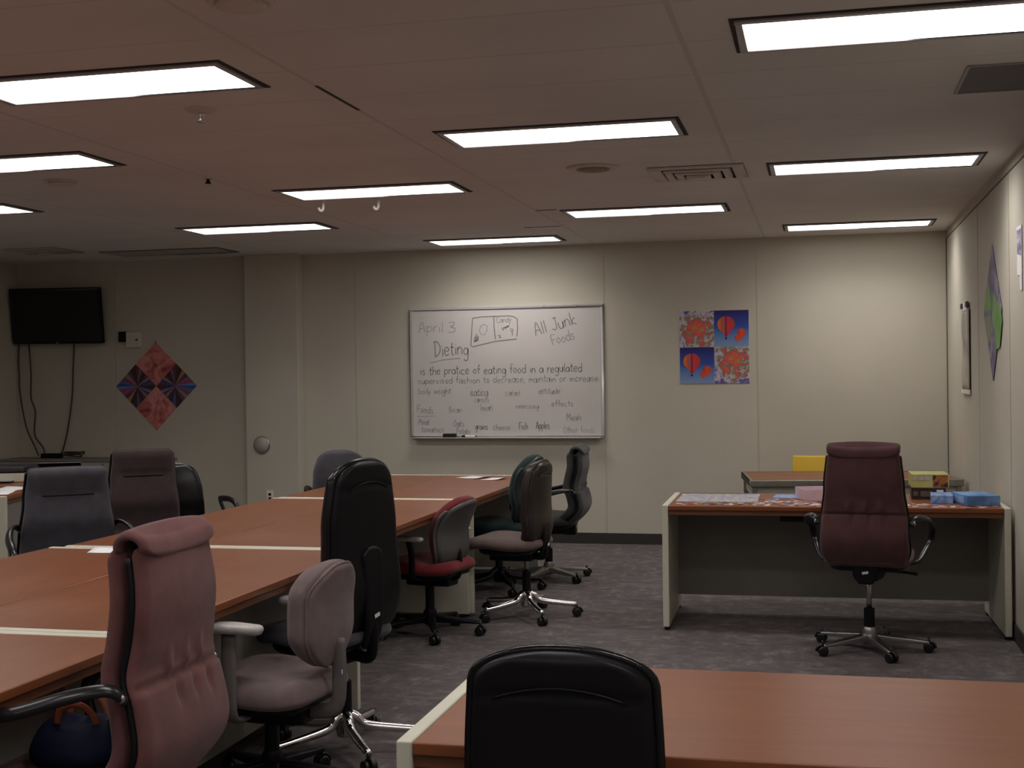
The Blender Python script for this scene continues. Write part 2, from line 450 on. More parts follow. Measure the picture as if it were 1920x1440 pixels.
t = thing('ceiling_speaker', 'round beige ceiling speaker with a slotted grille beside the square air vent', 'speaker', (-1.286, 7.463, H))
MB().lathe([(.095, -.010), (.125, -.016), (.150, -.010), (.158, 0)], 36).build('rim', mat('beige_speaker_rim', (0.62, 0.52, 0.43), .5, var=.04), t, smooth=True)
g = MB().lathe([(.10, -.013), (.10, -.004)], 32)
for k in range(-6, 7):
    w = math.sqrt(max(.001, .092 ** 2 - (k * .0145) ** 2)); g.box(k * .0145 - .003, k * .0145 + .003, -w, w, -.018, -.012)
g.build('grille', mat('speaker_grille', (0.36, 0.29, 0.22), .6, var=.08), t)
def vent(x, y, label, half=.28):
    t = thing('ceiling_vent', label, 'air vent', (x, y, H), 0, 'square ceiling air vents')
    MB().box(-half, half, -half, half, -.003, 0).build('back_plate', GAP, t)
    frame_ring(MB(), -half, half, -half, half, .07, -.012, 0).build('frame', CEILP, t, bevel=.004)
    for k in range(3):
        a = half - .085 - k * .062
        frame_ring(MB(), -a, a, -a, a, .046, -.020 - k * .007, -.008 - k * .004).build('louvre', CEILP, t, bevel=.004)
    MB().box(-.045, .045, -.045, .045, -.040, -.004).build('centre_plate', CEILP, t, bevel=.004)
    return t
vent(-.704, 7.85, 'square louvred air vent in the ceiling between the round speaker and the next light')
vent(-7.0, 10.6, 'square louvred air vent in the dim far corner above the television', .26)
t = thing('ceiling_grille', 'dark grey return air panel set in the ceiling against the wall', 'air vent', (.83, 5.70, H))
frame_ring(MB(), -.245, .245, -.265, .265, .012, -.006, 0).build('frame', GREYP, t)
MB().box(-.235, .235, -.255, .255, -.004, -.001).build('panel', mat('charcoal_panel', (0.10, 0.095, 0.10), .6, var=.06, vscale=40), t)
def disc(x, y, label, r=.10):
    t = thing('smoke_detector', label, 'smoke detector', (x, y, H))
    lathe_part('base_plate', [(r - .004, -.010), (r, -.006), (r, 0)], CEILP, t)
    MB().lathe([(r * .45, -.026), (r * .72, -.022), (r * .8, -.010)], 28).build('cover', CEILP, t, smooth=True)
disc(-4.474, 6.965, 'flat round smoke detector behind the light at the frame edge')
disc(-1.80, 3.83, 'round ceiling detector cut off by the top edge of the picture', .11)

# ------------------------------------------------------------------ desks
def desk(name, label, near_left, rz, L, D, top=.77, modesty=None, group=None, tray=False, ends=(True, True), cat='desk'):
    """local x runs along the desk (0..L), local y is its depth (0..D); origin at one floor corner"""
    t = thing(name, label, cat, (near_left[0], near_left[1], 0), rz, group)
    P = .038
    MB().box(P + .001, L - P - .001, 0, D, top - .032, top - .002).build('desktop', WOOD, t, bevel=.005)
    MB().box(P + .002, L - P - .002, .012, D - .012, top - .060, top - .032).build('apron', WOODE, t)
    for x0, on in ((0, ends[0]), (L - P, ends[1])):
        if not on: continue
        e = MB().box(x0, x0 + P, .0, D, .022, top).build('end_panel', CREAM, t, bevel=.006)
        f = MB()
        for y in (.05, D - .05): f.lathe([(.016, 0), (.018, .004), (.014, .024)], 12, Matrix.Translation((x0 + P / 2, y, 0)))
        f.build('levelling_feet', BLACKP, e)
    y = D - .20 if modesty is None else modesty
    MB().box(P, L - P, y, y + .018, .115, top - .06).build('modesty_panel', PANEL, t)
    if tray:
        MB().box(L * .42 - .14, L * .42 + .10, .06, .34, top - .10, top - .061).build('pencil_drawer', BLACKP, t, bevel=.006)
    return t
GT = 'desks pushed together as the long conference table'
# conference table: local x along world +Y (rz = 90deg): origin is the corner with the larger X, depth runs to -X
def tdesk(xr, y0, L, D, label, modesty=None):
    return desk('conference_desk', label, (xr, y0), pi / 2, L, D, modesty=modesty, group=GT, cat='table')
tdesk(-2.085, 1.66, 2.005, .76, 'wood desk of the long table closest to the camera, behind the pink high-back chair', .26)
tdesk(-2.853, 1.565, 2.0, .76, 'nearest wood desk of the long table, mostly cut off by the frame edge', .58)
tdesk(-2.115, 3.675, 2.01, .77, 'second wood desk of the long table, the beige chair drawn up to it', .185)
tdesk(-2.893, 3.575, 2.0, .77, 'wood desk of the long table with the white sheet before the slate armchair', .60)
tdesk(-2.245, 5.695, 2.40, .74, 'third wood desk of the long table, between the tall black chair and the red chair', .58)
tdesk(-2.993, 5.60, 2.49, .62, 'wood desk of the long table beside the brown-mauve high-back chair', .46)
tdesk(-2.225, 8.105, 2.02, .76, 'far wood desk of the long table with white papers near the whiteboard', .58)
tdesk(-2.993, 8.105, 2.02, .60, 'far wood desk of the long table in front of the grey-blue chair', .44)
desk('office_desk', 'cream ended desk with a jigsaw puzzle and game boxes on it', (-.955, 7.86), R_(1.0), 2.02, .86, modesty=.66, tray=True)
desk('office_desk', 'wood topped desk with one cream end in the foreground, black chair in front of it', (-.925, 2.70), R_(.3), 2.0, .81, modesty=.62)
# desk along the left, slightly turned
desk('office_desk', 'cream sided desk with papers and electronics in the dim corner', (-5.60, 7.97), pi / 2 + R_(15.5), 1.95, .78, modesty=.02)

# narrow metal table behind the puzzle desk
t = thing('work_table', 'grey metal rimmed table with a brown top behind the puzzle desk', 'table', (-.535, 10.07, 0), R_(7.5))
TL, TD = 1.60, .92
MB().box(.022, TL - .022, .022, TD - .022, .705, .738).build('table_top', WOOD, t)
GRM = mat('grey_olive_metal', (0.30, 0.29, 0.25), .35, metal=.6, var=.05)
frame_ring(MB(), 0, TL, 0, TD, .022, .69, .742).build('metal_rim', GRM, t, bevel=.006)
frame_ring(MB(), .03, TL - .03, .03, TD - .03, .02, .60, .69).build('apron', CREAMD, t)
for x in (.012, TL - .052):
    for y in (.012, TD - .052): MB().box(x, x + .04, y, y + .04, 0, .69).build('leg', GRM, t, bevel=.005)

# ------------------------------------------------------------------ office chairs
def caster_mesh():
    b = MB()
    M = Matrix.Rotation(pi / 2, 4, 'Y')
    for dx in (-.017, .017):
        b.lathe([(.020, -.011), (.027, -.009), (.028, 0), (.027, .009), (.020, .011)], 16, Matrix.Translation((dx, 0, .028)) @ M)
    b.tube([(0, -.006 + .030 * math.sin(a), .028 + .032 * math.cos(a)) for a in [-1.6 + 3.2 * k / 8 for k in range(9)]], .008, 6)
    b.lathe([(.007, .05), (.007, .085)], 10)
    o = b.build('caster', BLACKS, None, smooth=True)
    me = o.data; bpy.data.objects.remove(o); return me
CASTER = caster_mesh()
def star_base(t, m, phase=0.0, rad=.31, style='tube', n=5, hubz=.11, seat_z=.40, sleeve=(.028, .30), gas=STEEL, sleeve_m=BLACKP, by=0.0):
    off = (0, by, 0)
    for k in range(n):
        a = phase + 2 * pi * k / n; c, s = math.cos(a), math.sin(a)
        if style == 'tube':
            pth = cr_path([(.02, 0, hubz + .045), (.05, 0, hubz + .03), (.09, 0, hubz - .002), (rad * .7, 0, .088), (rad, 0, .080)], 5)
            b = MB().tube([(p.x * c, p.x * s, p.z) for p in pth], [.024 - .008 * i / (len(pth) - 1) for i in range(len(pth))], 10)
        else:
            b = MB(); v = []
            for i in range(7):
                u = i / 6; r = .03 + (rad - .03) * u; w = .030 - .012 * u; zt = hubz + .015 - .035 * u; hh = .045 - .028 * u
                for (dx, dz) in ((-w, -hh), (w, -hh), (w, -.006), (w * .55, 0), (-w * .55, 0), (-w, -.006)):
                    v.append((r * c - dx * s, r * s + dx * c, zt + dz))
            f = [tuple(range(6))[::-1], tuple(range(36, 42))]
            for i in range(6):
                for j in range(6): f.append((i * 6 + j, i * 6 + (j + 1) % 6, (i + 1) * 6 + (j + 1) % 6, (i + 1) * 6 + j))
            b.add(v, f)
        leg = b.build('base_leg', m, t, smooth=(style == 'tube'), bevel=0 if style == 'tube' else .004, loc=off)
        co = bpy.data.objects.new('caster', CASTER); COL.objects.link(co); co.parent = leg
        co.location = (rad * c, rad * s, 0); co.rotation_euler = (0, 0, a + pi / 2 + .5 * math.sin(7 * a + phase))
    MB().lathe([(.034, hubz - .045), (.042, hubz - .03), (.042, hubz + .03), (.030, hubz + .052)], 20).build('hub', m, t, smooth=True, bevel=.003, loc=off)
    MB().lathe([(sleeve[0], hubz + .04), (sleeve[0], sleeve[1])], 18).build('column_sleeve', sleeve_m, t, smooth=True, bevel=.003, loc=off)
    MB().lathe([(.015, sleeve[1] - .02), (.015, seat_z)], 14).build('gas_lift', gas, t, smooth=True, loc=off)
def mechanism(t, z, m=BLACKP):
    pr = [(-.06, -.17), (.06, -.17), (.085, -.05), (.085, .12), (-.085, .12), (-.085, -.05)]
    MB().prism(pr, z - .07, z).build('tilt_mechanism', m, t, bevel=.012)
    MB().tube([(.08, .03, z - .035), (.20, .05, z - .045), (.26, .05, z - .05)], [.007, .007, .011], 8).build('lever', m, t, smooth=True)
def seat_cushion(t, z, m, w=.25, d=.25, th=.045, shell=True, y0=None):
    y0 = -d if y0 is None else y0
    sp = [(y0, z), (y0 + .15, z - .012), (d - .12, z), (d - .02, z - .012), (d + .01, z - .045)]
    Cushion(sp, [(0, w * .90), (.45, w), (1, w * .97)], top=(.14, .10), bot=(.12, .10), tf=.03, tb=th, re=.055, ns=22, nu=18).build('seat', m, t)
    if shell:
        Cushion([(y0 + .03, z - .03), (0, z - .045), (d - .05, z - .035)], [(0, w * .82), (1, w * .86)], top=(.12, .10), bot=(.10, .10), tf=.03, tb=.01, re=.04, ns=14, nu=14).build('seat_pan', BLACKP, t)

def sticker_on(t, p, nrm, w=.03, h=.014, roll=0.0):
    n = Vector(nrm).normalized(); u = Vector((0, 0, 1)).cross(n).normalized(); v = n.cross(u)
    u2 = u * math.cos(roll) + v * math.sin(roll); v2 = n.cross(u2); p = Vector(p) + n * .002
    b = MB(); q = [p + u2 * sx * w / 2 + v2 * sy * h / 2 + n * e for e in (0, .001) for sx, sy in ((-1, -1), (1, -1), (1, 1), (-1, 1))]
    b.add(q, [(0, 1, 2, 3), (4, 5, 6, 7), (0, 1, 5, 4), (1, 2, 6, 5), (2, 3, 7, 6), (3, 0, 4, 7)])
    b.build('label_sticker', STICK, t)

def gathered_chair(name, label, loc, face, fab, z=0.0, phase=.2, roll_m=None, base=STEEL, group=None, front_groove=False, arms=True, wscale=1.0, top_tilt=0.0, pipe=BLACKP, zs=1.0, lean=0.0, bmat=None, sz=.475, md=.25):
    """high-back chair: rolled head pad, piped sides, lumbar seam with gathers. Faces local +y."""
    t = thing(name, label, 'chair', (loc[0], loc[1], 0), R_(face - 90), group)
    roll_m = roll_m or fab
    w = wscale
    Z = lambda q: .47 + (q - .47) * zs
    sp = [(-.145, Z(sz - .03)), (-.225, Z(sz + .025)), (-.283, Z(sz + .12)), (-.266, Z(.72 + (sz - .475) * .3)), (-.243, Z(.79)), (-.251, Z(.87)), (-.260 - lean * .5, Z(.985)), (-.240 - lean, Z(1.125))]
    Wd = [(0, .225 * w), (.22, .255 * w), (.45, .245 * w), (.72, .222 * w), (1, .205 * w)]
    ks = (-.34, .04, .38)
    def disp(u, s, side):
        if side > 0: return 0.0
        d = -.016 * math.exp(-((s - .505) / .012) ** 2)               # lumbar seam
        for k in ks:
            d += .015 * math.exp(-((u - k) / .055) ** 2) * math.exp(-((s - .570) / .050) ** 2)
            d -= .014 * math.exp(-((u - k - .10) / .05) ** 2) * math.exp(-((s - .450) / .045) ** 2)
        return d
    rear = Cushion(sp, Wd, top=(.03, .03), bot=(.07, .06), tf=.012, tb=.026, re=.03, dish=.018, ns=110, nu=64, disp=disp, off=-.014)
    rear.build('backrest', fab, t)
    for sg in (1, -1): MB().tube(rear.side(sg, .012, .04, .97, 40, .002), .0085, 8).build('side_piping', pipe, t, smooth=True)
    Cushion([(y + .050, q) for y, q in sp], Wd, top=(.03, .03), bot=(.07, .06), tf=.035, tb=.030, re=.05, dish=.018, ns=40, nu=20,
            disp=(lambda u, s, side: -.012 * math.exp(-((s - .80) / .014) ** 2) * (1 if abs(u) < .62 else 0) if side > 0 else 0.0) if front_groove else None).build('front_cushion', fab, t)
    # rolled head pad: a bolster folded back over the top edge, its lower lip sagging in the middle
    if not front_groove:
        hs = Cushion([(-.194 - lean, Z(1.105)), (-.200 - lean, Z(1.140)), (-.227 - lean, Z(1.156)), (-.262 - lean, Z(1.144)), (-.277 - lean, Z(1.102))],
                     [(0, .204 * w), (.5, .210 * w), (1, .204 * w)], top=(.12, .022), bot=(.02, .02), tf=.016, tb=.010, re=.018, dish=.0, ns=30, nu=26)
        hv = [Vector((p.x, p.y, p.z + top_tilt * p.x / .2 + (.010 if p.y > -.248 - lean else -.014) * (1 - (p.x / (.21 * w)) ** 2))) for p in hs.v]
        link_mesh('head_roll', hv, hs.f, roll_m, t, smooth=True)
    if front_groove:
        gc = Cushion([(y + .050, q) for y, q in sp], Wd, top=(.03, .03), bot=(.07, .06), dish=.018)
        MB().tube([gc.at(gc.T * .775, u * .135 * w, .036) for u in [-1 + k / 8 for k in range(17)]], .0055, 8).build('stitched_seam', mat('dark_stitching', (.018, .016, .019), .9), t, smooth=True)
    seat_cushion(t, sz, fab, w=.262 * w, d=md)
    mechanism(t, sz - .05)
    hb = MB().prism([(-.075, sz), (.075, sz), (.066, sz - .06), (.042, sz - .13), (-.042, sz - .13), (-.066, sz - .06)], 0, .10, Matrix(((1, 0, 0, 0), (0, 0, -1, -.12), (0, 1, 0, 0), (0, 0, 0, 1))))
    hb.build('back_bracket', BLACKP, t, bevel=.012)
    sticker_on(t, (.0, -.2205, sz - .065), (0, -1, 0), .034, .014, .18)
    if arms:
        for sg in (1, -1):
            pth = cr_path([(sg * .240, -.245, Z(.735)), (sg * .280, -.215, Z(.770)), (sg * .318, -.13, Z(.760)), (sg * .338, 0, Z(.722)), (sg * .338, .13, Z(.692)), (sg * .335, .205, Z(.655)), (sg * .325, .225, Z(.60)), (sg * .305, .18, sz + .03), (sg * .26, .10, sz - .035), (sg * .17, .05, sz - .045)], 6)
            rr = [.012 + .003 * math.exp(-((i / (len(pth) - 1) - .38) / .22) ** 2) for i in range(len(pth))]
            MB().tube(pth, rr, 12, flat=1.6, upv=Vector((1, 0, 0))).build('armrest', BLACKS, t, smooth=True)
            MB().lathe([(.012, -.004), (.014, 0), (.010, .006)], 12, Matrix.Translation((sg * .262, -.24, Z(.745))) @ Matrix.Rotation(sg * pi / 2, 4, 'Y')).build('arm_bolt', STEEL, t, smooth=True)
    star_base(t, base, phase, .32, 'flat', hubz=.085, seat_z=sz - .10, sleeve=(.030, .24))
    return t

def leather_chair(name, label, loc, face, lea, ztop=1.0, zbot=.46, wt=.20, wm=.215, wb=.20, base=CHROME, phase=.3, seat_m=None, arms=None, shell=BLACKP, style='tube', lean=.07, seat_z=.47, top=(.17, .09), group=None, back_off=-.25, tall_cover=True, sticker=True, shell_th=.014, rim_r=.011, by=0.0, cover_top=.30, base_r=.325, seat_d=.25, stz=.01):
    """executive chair with a moulded plastic back shell, a padded rim and an arched seam. Faces local +y."""
    t = thing(name, label, 'chair', (loc[0], loc[1], 0), R_(face - 90), group)
    Hh = ztop - zbot; y = back_off
    sp = [(y + .02, zbot), (y - .015, zbot + .22 * Hh), (y - .004, zbot + .45 * Hh), (y - lean * .35, zbot + .72 * Hh), (y - lean, ztop)]
    Wd = [(0, wb), (.3, wm * 1.02), (.6, wm * .97), (1, wt)]
    c = Cushion(sp, Wd, top=top, bot=(.09, .07), tf=.052, tb=.010, re=.045, dish=.02, ns=44, nu=22)
    c.build('back_cushion', lea, t)
    def disp(u, s, side):
        if side > 0: return 0
        return -.006 * math.exp(-((s - .86 + .05 * u * u) / .012) ** 2) * (1 if abs(u) < .72 else 0)
    Wi = [(q, x - .012) for q, x in Wd]
    r = Cushion(sp, Wi, top=(top[0] * .93, top[1] * .95), bot=(.085, .07), tf=.004, tb=.030, re=.03, dish=.02, ns=60, nu=24, disp=disp, off=-.008)
    r.build('back_shell', shell, t)
    MB().tube(r.rim(.002, .10, 1.0, 30, .004), rim_r, 10).build('padded_rim', lea, t, smooth=True)
    # arched seam across the shell
    sm = []
    for k in range(21):
        u = -1 + 2 * k / 20; q = r.T * (.875 - .045 * u * u); sm.append(r.at(q, u * wt * .70, -.0295))
    MB().tube(sm, .0032, 6).build('arched_seam', shell, t, smooth=True)
    if tall_cover:
        cv = Cushion([(y - .020, zbot - .07), (y - .044, zbot + .02), (y - .048, zbot + .14 * Hh), (y - .040, zbot + cover_top * Hh)], [(0, .050), (.4, .058), (1, .066)], top=(.060, .05), bot=(.02, .02), tf=.01, tb=.014, re=.014, ns=24, nu=14)
        cv.build('spine_cover', BLACKP, t)
    MB().tube(cr_path([(0, y - .030, zbot + .10), (0, y - .040, zbot - .02), (0, y - .02, seat_z - .09), (0, y + .10, seat_z - .075)], 6), .026, 10, flat=.55).build('back_bar', BLACKP, t, smooth=True)
    if sticker: sticker_on(t, (0, y - .064, zbot + stz), (0, -1, 0), .034, .016, .25)
    seat_cushion(t, seat_z, seat_m or lea, w=.25, d=seat_d, y0=-.25)
    mechanism(t, seat_z - .05)
    if arms:
        for sg in (1, -1):
            zz = seat_z + .22
            pth = cr_path([(sg * .20, -.02, seat_z - .05), (sg * .285, -.02, seat_z - .03), (sg * .31, -.06, seat_z + .09), (sg * .305, -.15, zz - .02), (sg * .30, -.10, zz), (sg * .30, .05, zz + .004), (sg * .295, .16, zz - .02), (sg * .29, .19, zz - .05)], 6)
            MB().tube(pth, [.016 if i < 20 else .022 for i in range(len(pth))], 10, flat=.75).build('armrest', arms, t, smooth=True)
    star_base(t, base, phase, base_r, style, seat_z=seat_z - .06, by=by)
    return t

# --- foreground pink high-back chair at the long table
gathered_chair('office_chair', 'mauve pink high-back armchair in the foreground with a blue bag on its seat', (-2.02, 3.265), 180, PINK, phase=.4, base=STEEL, lean=-.0, wscale=.975, sz=.465, zs=1.005)
# --- maroon chair at the puzzle desk
gathered_chair('office_chair', 'dark maroon high-back armchair facing the puzzle desk', (.252, 7.50), 83, MAROON, phase=2.65, base=STEEL, lean=.02, sz=.535, wscale=.93, zs=1.015)
# --- far dark chair with light head roll and side piping, seen side on
gathered_chair('office_chair', 'charcoal piped high-back armchair nearest the back wall, seen from its side', (-2.06, 9.72), 182, DARKF, phase=.25, base=GRM, zs=.80, lean=.02)
# --- chairs beyond the table
gathered_chair('office_chair', 'slate grey armchair facing the camera across the long table', (-4.11, 6.46), -50, SLATE, phase=.1, front_groove=True, zs=.93, wscale=1.06, base=BLACKP)
gathered_chair('office_chair', 'brown-mauve high-back chair standing between the slate grey and the black leather chair', (-4.19, 7.42), -55, BROWNF, phase=.6, front_groove=True, arms=False, wscale=.93, base=BLACKP)
leather_chair('office_chair', 'black leather armchair half hidden behind the brown-mauve high-back chair', (-4.27, 8.10), -42, LEATHER, ztop=.985, arms=BLACKS, base=BLACKP, phase=.3, wt=.17, wm=.215, wb=.21, style='flat', seat_z=.51)
t13 = leather_chair('office_chair', 'grey-blue fabric chair behind the far end of the long table', (-3.735, 9.76), -60, SLATE, ztop=.968, arms=BLACKS, base=BLACKP, phase=.5, wt=.175, wm=.235, wb=.21, style='flat', top=(.15, .08), shell=SLATE)
# --- right side of the table
leather_chair('office_chair', 'tall black leather high-back chair on a chrome base between the beige and red chairs', (-2.075, 5.13), 162, LEATHER, ztop=1.23, zbot=.52, wt=.185, wm=.235, wb=.240, phase=-.94, lean=.0, seat_z=.50, seat_m=SLATE, back_off=-.225, arms=None, by=-.115, base_r=.345, cover_top=.50, seat_d=.205, stz=.07)
leather_chair('office_chair', 'dark brown armless chair with taupe seat and chrome base near the whiteboard', (-1.99, 8.18), 172, BRLEATHER, ztop=1.02, zbot=.47, wt=.17, wm=.215, wb=.20, phase=-1.22, lean=.03, seat_z=.49, seat_m=TAUPE, arms=None, shell=BRLEATHER, back_off=-.20, by=-.11, top=(.15, .08), seat_d=.225)
leather_chair('office_chair', 'black leather chair in the foreground with its back to the camera', (-.518, 2.85), 90, LEATHER, ztop=1.02, zbot=.44, wt=.196, wm=.212, wb=.240, phase=.2, lean=.0, seat_z=.46, arms=None, back_off=-.30, top=(.192, .075), base=CHROME)

# --- beige task chair with T arms
def task_chair(label, loc, face, fab, zb=(.50, .89), seat_z=.46, arm_z=.68, phase=.4):
    t = thing('task_chair', label, 'chair', (loc[0], loc[1], 0), R_(face - 90))
    a, b = zb; h = b - a
    sp = [(-.225, a), (-.250, a + .3 * h), (-.255, a + .65 * h), (-.285, b)]
    Wd = [(0, .150), (.35, .205), (.7, .205), (1, .165)]
    Cushion(sp, Wd, top=(.145, .13), bot=(.12, .10), tf=.072, tb=.022, re=.06, dish=.025, ns=36, nu=22).build('backrest', fab, t)
    c = Cushion(sp, [(q, x - .022) for q, x in Wd], top=(.13, .12), bot=(.11, .10), tf=.0, tb=.026, re=.02, dish=.025, ns=36, nu=22, off=-.014)
    c.build('back_cover', fab, t)
    MB().tube(c.rim(-.012, .0, 1.0, 30), .005, 6).build('back_piping', fab, t, smooth=True)
    MB().tube(cr_path([(0, -.285, a + .10), (0, -.292, a - .03), (0, -.275, seat_z - .06), (0, -.18, seat_z - .085), (0, -.02, seat_z - .075)], 6), .030, 10, flat=.35).build('back_bar', ARMP, t, smooth=True)
    sticker_on(t, (0, -.306, a - .02), (0, -1, 0), .034, .016, .2)
    seat_cushion(t, seat_z, fab, w=.265, d=.215, th=.07, y0=-.25)
    mechanism(t, seat_z - .06)
    for sg in (1, -1):
        MB().tube(cr_path([(sg * .12, .0, seat_z - .07), (sg * .25, .0, seat_z - .07), (sg * .292, .0, seat_z - .03), (sg * .296, .0, seat_z + .08), (sg * .296, .0, arm_z - .02)], 6), .030, 10, flat=.4, upv=Vector((1, 0, 0))).build('arm_post', ARMP, t, smooth=True)
        Cushion([(-.14, arm_z), (0, arm_z + .003), (.13, arm_z - .003)], [(0, .032), (.5, .044), (1, .036)], top=(.035, .03), bot=(.03, .03), tf=.022, tb=.014, re=.02, ns=16, nu=12).build('armrest', LTGREY, t).location = (sg * .296, 0, 0)
    star_base(t, BLACKP, phase, .31, 'flat', seat_z=seat_z - .07)
    return t
task_chair('pinkish beige task chair with a rounded back and pale grey armrests', (-2.055, 4.55), 174, BEIGE, seat_z=.405, phase=-.157)

# --- red task chair with a grey moulded shell
def shell_chair(name, label, loc, face, fab, shell, zb, W, seat_z, base, phase, arms=True, top=(.17, .15), rear_w=.02, arm_m=LTGREY, lean=.05, back_off=-.23, bot=(.12, .10), style='flat'):
    t = thing(name, label, 'chair', (loc[0], loc[1], 0), R_(face - 90))
    a, b = zb; h = b - a; y = back_off
    sp = [(y + .05, a), (y - .012, a + .25 * h), (y - .010, a + .55 * h), (y - .02 - lean * .4, a + .8 * h), (y - .03 - lean, b)]
    Cushion(sp, W, top=top, bot=bot, tf=.050, tb=.018, re=.05, dish=.03, ns=36, nu=22).build('backrest', fab, t)
    Cushion(sp, [(q, x - rear_w) for q, x in W], top=(top[0] * .9, top[1] * .9), bot=bot, tf=.0, tb=.022, re=.02, dish=.03, ns=36, nu=22, off=-.012).build('back_shell', shell, t)
    rm = Cushion(sp, W, top=top, bot=bot, dish=.03)
    MB().tube(rm.rim(-.010, .02, .80, 24), .011, 8).build('shell_rim', shell, t, smooth=True) if rear_w < .03 else None
    MB().tube(cr_path([(0, y - .030, a + .14), (0, y - .035, a), (0, y + .02, seat_z - .07), (0, y + .20, seat_z - .08)], 6), .030, 10, flat=.45).build('back_bar', BLACKP, t, smooth=True)
    seat_cushion(t, seat_z, fab, w=.245, d=.245, th=.045)
    mechanism(t, seat_z - .05)
    if arms:
        for sg in (1, -1):
            zz = seat_z + .19
            MB().tube(cr_path([(sg * .15, -.03, seat_z - .06), (sg * .26, -.04, seat_z - .04), (sg * .285, -.05, seat_z + .10), (sg * .285, -.03, zz - .01)], 6), .020, 8, flat=.6).build('arm_post', BLACKP, t, smooth=True)
            Cushion([(-.13, zz), (0, zz + .003), (.13, zz - .003)], [(0, .028), (.5, .038), (1, .030)], top=(.03, .03), bot=(.03, .03), tf=.016, tb=.012, re=.016, ns=14, nu=10).build('armrest', arm_m, t).location = (sg * .285, 0, 0)
    star_base(t, base, phase, .31, style, seat_z=seat_z - .06)
    return t
shell_chair('task_chair', 'red fabric task chair with a grey moulded back shell, pushed under the table', (-2.335, 7.50), 166, REDF, SHELLG, (.40, .845), [(0, .15), (.35, .20), (.65, .20), (1, .16)], .43, BLACKP, .0, arms=True, lean=.10, back_off=-.165, rear_w=.012)
shell_chair('task_chair', 'dark teal chair with a round back between the brown chair and the back wall', (-2.31, 9.14), 170, TEAL, mat('dark_teal_shell_plastic', (.022, .028, .030), .42, var=.06), (.50, 1.0), [(0, .17), (.45, .225), (.7, .215), (1, .17)], .48, BLACKP, .1, arms=False, top=(.17, .19), lean=.06, style='tube')

# --- yellow moulded chair against the back wall
t = thing('plastic_chair', 'yellow moulded plastic chair behind the grey metal table', 'chair', (-.065, 11.36, 0), pi)
YEL = mat('yellow_plastic', (0.74, 0.49, 0.05), .4, var=.05, vscale=6)
Cushion([(-.20, .47), (-.235, .60), (-.245, .72), (-.262, .835)], [(0, .18), (.5, .185), (1, .183)], top=(.015, .015), bot=(.03, .03), tf=.006, tb=.006, re=.012, dish=.03, ns=18, nu=14).build('backrest', YEL, t)
Cushion([(-.21, .455), (0, .44), (.18, .45), (.22, .43)], [(0, .19), (.5, .205), (1, .195)], top=(.05, .05), bot=(.04, .04), tf=.006, tb=.006, re=.012, dish=-.015, ns=16, nu=14).build('seat', YEL, t)
for sx in (-1, 1):
    for y0, y1 in ((-.15, -.22), (.14, .20)): MB().tube([(sx * .15, y0, .438), (sx * .20, y1, .0)], .011, 8).build('leg', STEEL, t, smooth=True)

# ------------------------------------------------------------------ blue bag on the pink chair
t = thing('tote_bag', 'dark blue bag with orange straps sitting on the pink chair', 'bag', (-2.01, 3.20, .513), R_(8))
NAVY = mat('navy_nylon', (0.004, 0.0065, 0.022), .7, spec=.12, var=.2, vscale=9, bump=.4, bscale=30)
ORG = mat('orange_webbing', (0.24, 0.055, 0.022), .7, var=.15, vscale=60)
v = []; f = []; n = 28; prof = [(.80, 0), (1.02, .015), (1.08, .045), (.96, .080), (.74, .108), (.46, .122), (.10, .126)]
for r, z in prof:
    for k in range(n):
        a = 2 * pi * k / n; wob = 1 + .06 * math.sin(3 * a + 9 * z) + .04 * math.sin(5 * a)
        v.append((.150 * r * wob * math.copysign(abs(math.cos(a)) ** .75, math.cos(a)), .105 * r * wob * math.copysign(abs(math.sin(a)) ** .75, math.sin(a)), z * (1 + .10 * math.cos(2 * a))))
for i in range(len(prof) - 1):
    for k in range(n): f.append((i * n + k, i * n + (k + 1) % n, (i + 1) * n + (k + 1) % n, (i + 1) * n + k))
f.append(tuple(range(n))[::-1]); f.append(tuple(range((len(prof) - 1) * n, len(prof) * n)))
link_mesh('bag_body', v, f, NAVY, t, smooth=True, subsurf=1)
for y, lean in ((-.035, -.03), (.035, .015)):
    MB().tube(cr_path([(-.065, y, .100), (-.050, y + lean * .5, .145), (-.025, y + lean, .172), (.02, y + lean, .174), (.045, y + lean * .5, .145), (.06, y, .100)], 6), .011, 8, flat=.35, upv=Vector((0, 1, 0))).build('strap', ORG, t, smooth=True)
MB().tube(cr_path([(.07, -.02, .115), (.10, -.03, .140), (.12, -.03, .148)], 5), .006, 6).build('zip_pull', STEEL, t, smooth=True)

# ------------------------------------------------------------------ whiteboard and its writing
WX0, WX1, WZ0, WZ1 = -3.838, -1.958, .985, 2.236
t = thing('whiteboard', 'wall mounted whiteboard covered with faded handwriting about dieting', 'whiteboard', (WX0, YB, WZ0))
BW, BH = WX1 - WX0, WZ1 - WZ0
ALU = mat('aluminium_trim', (0.50, 0.48, 0.485), .42, metal=.25, var=.05)
wb = mat('whiteboard_enamel', (0.63, 0.595, 0.58), .33, var=.035, vscale=2.2)
MB().box(.01, BW - .01, -.016, -.001, .01, BH - .01).build('board', wb, t)
fr = MB(); fr.box(0, BW, -.024, 0, BH - .026, BH); fr.box(0, BW, -.024, 0, 0, .022); fr.box(0, .026, -.024, 0, .022, BH - .026); fr.box(BW - .026, BW, -.024, 0, .022, BH - .026)
fr.build('frame', ALU, t, bevel=.004)
MB().box(.03, BW - .03, -.085, -.0245, .0, .010).build('pen_tray', ALU, t, bevel=.003)
for x in (1.31, 1.60): MB().box(x, x + .03, -.030, -.024, BH - .022, BH - .002).build('frame_clip', CREAMD, t)
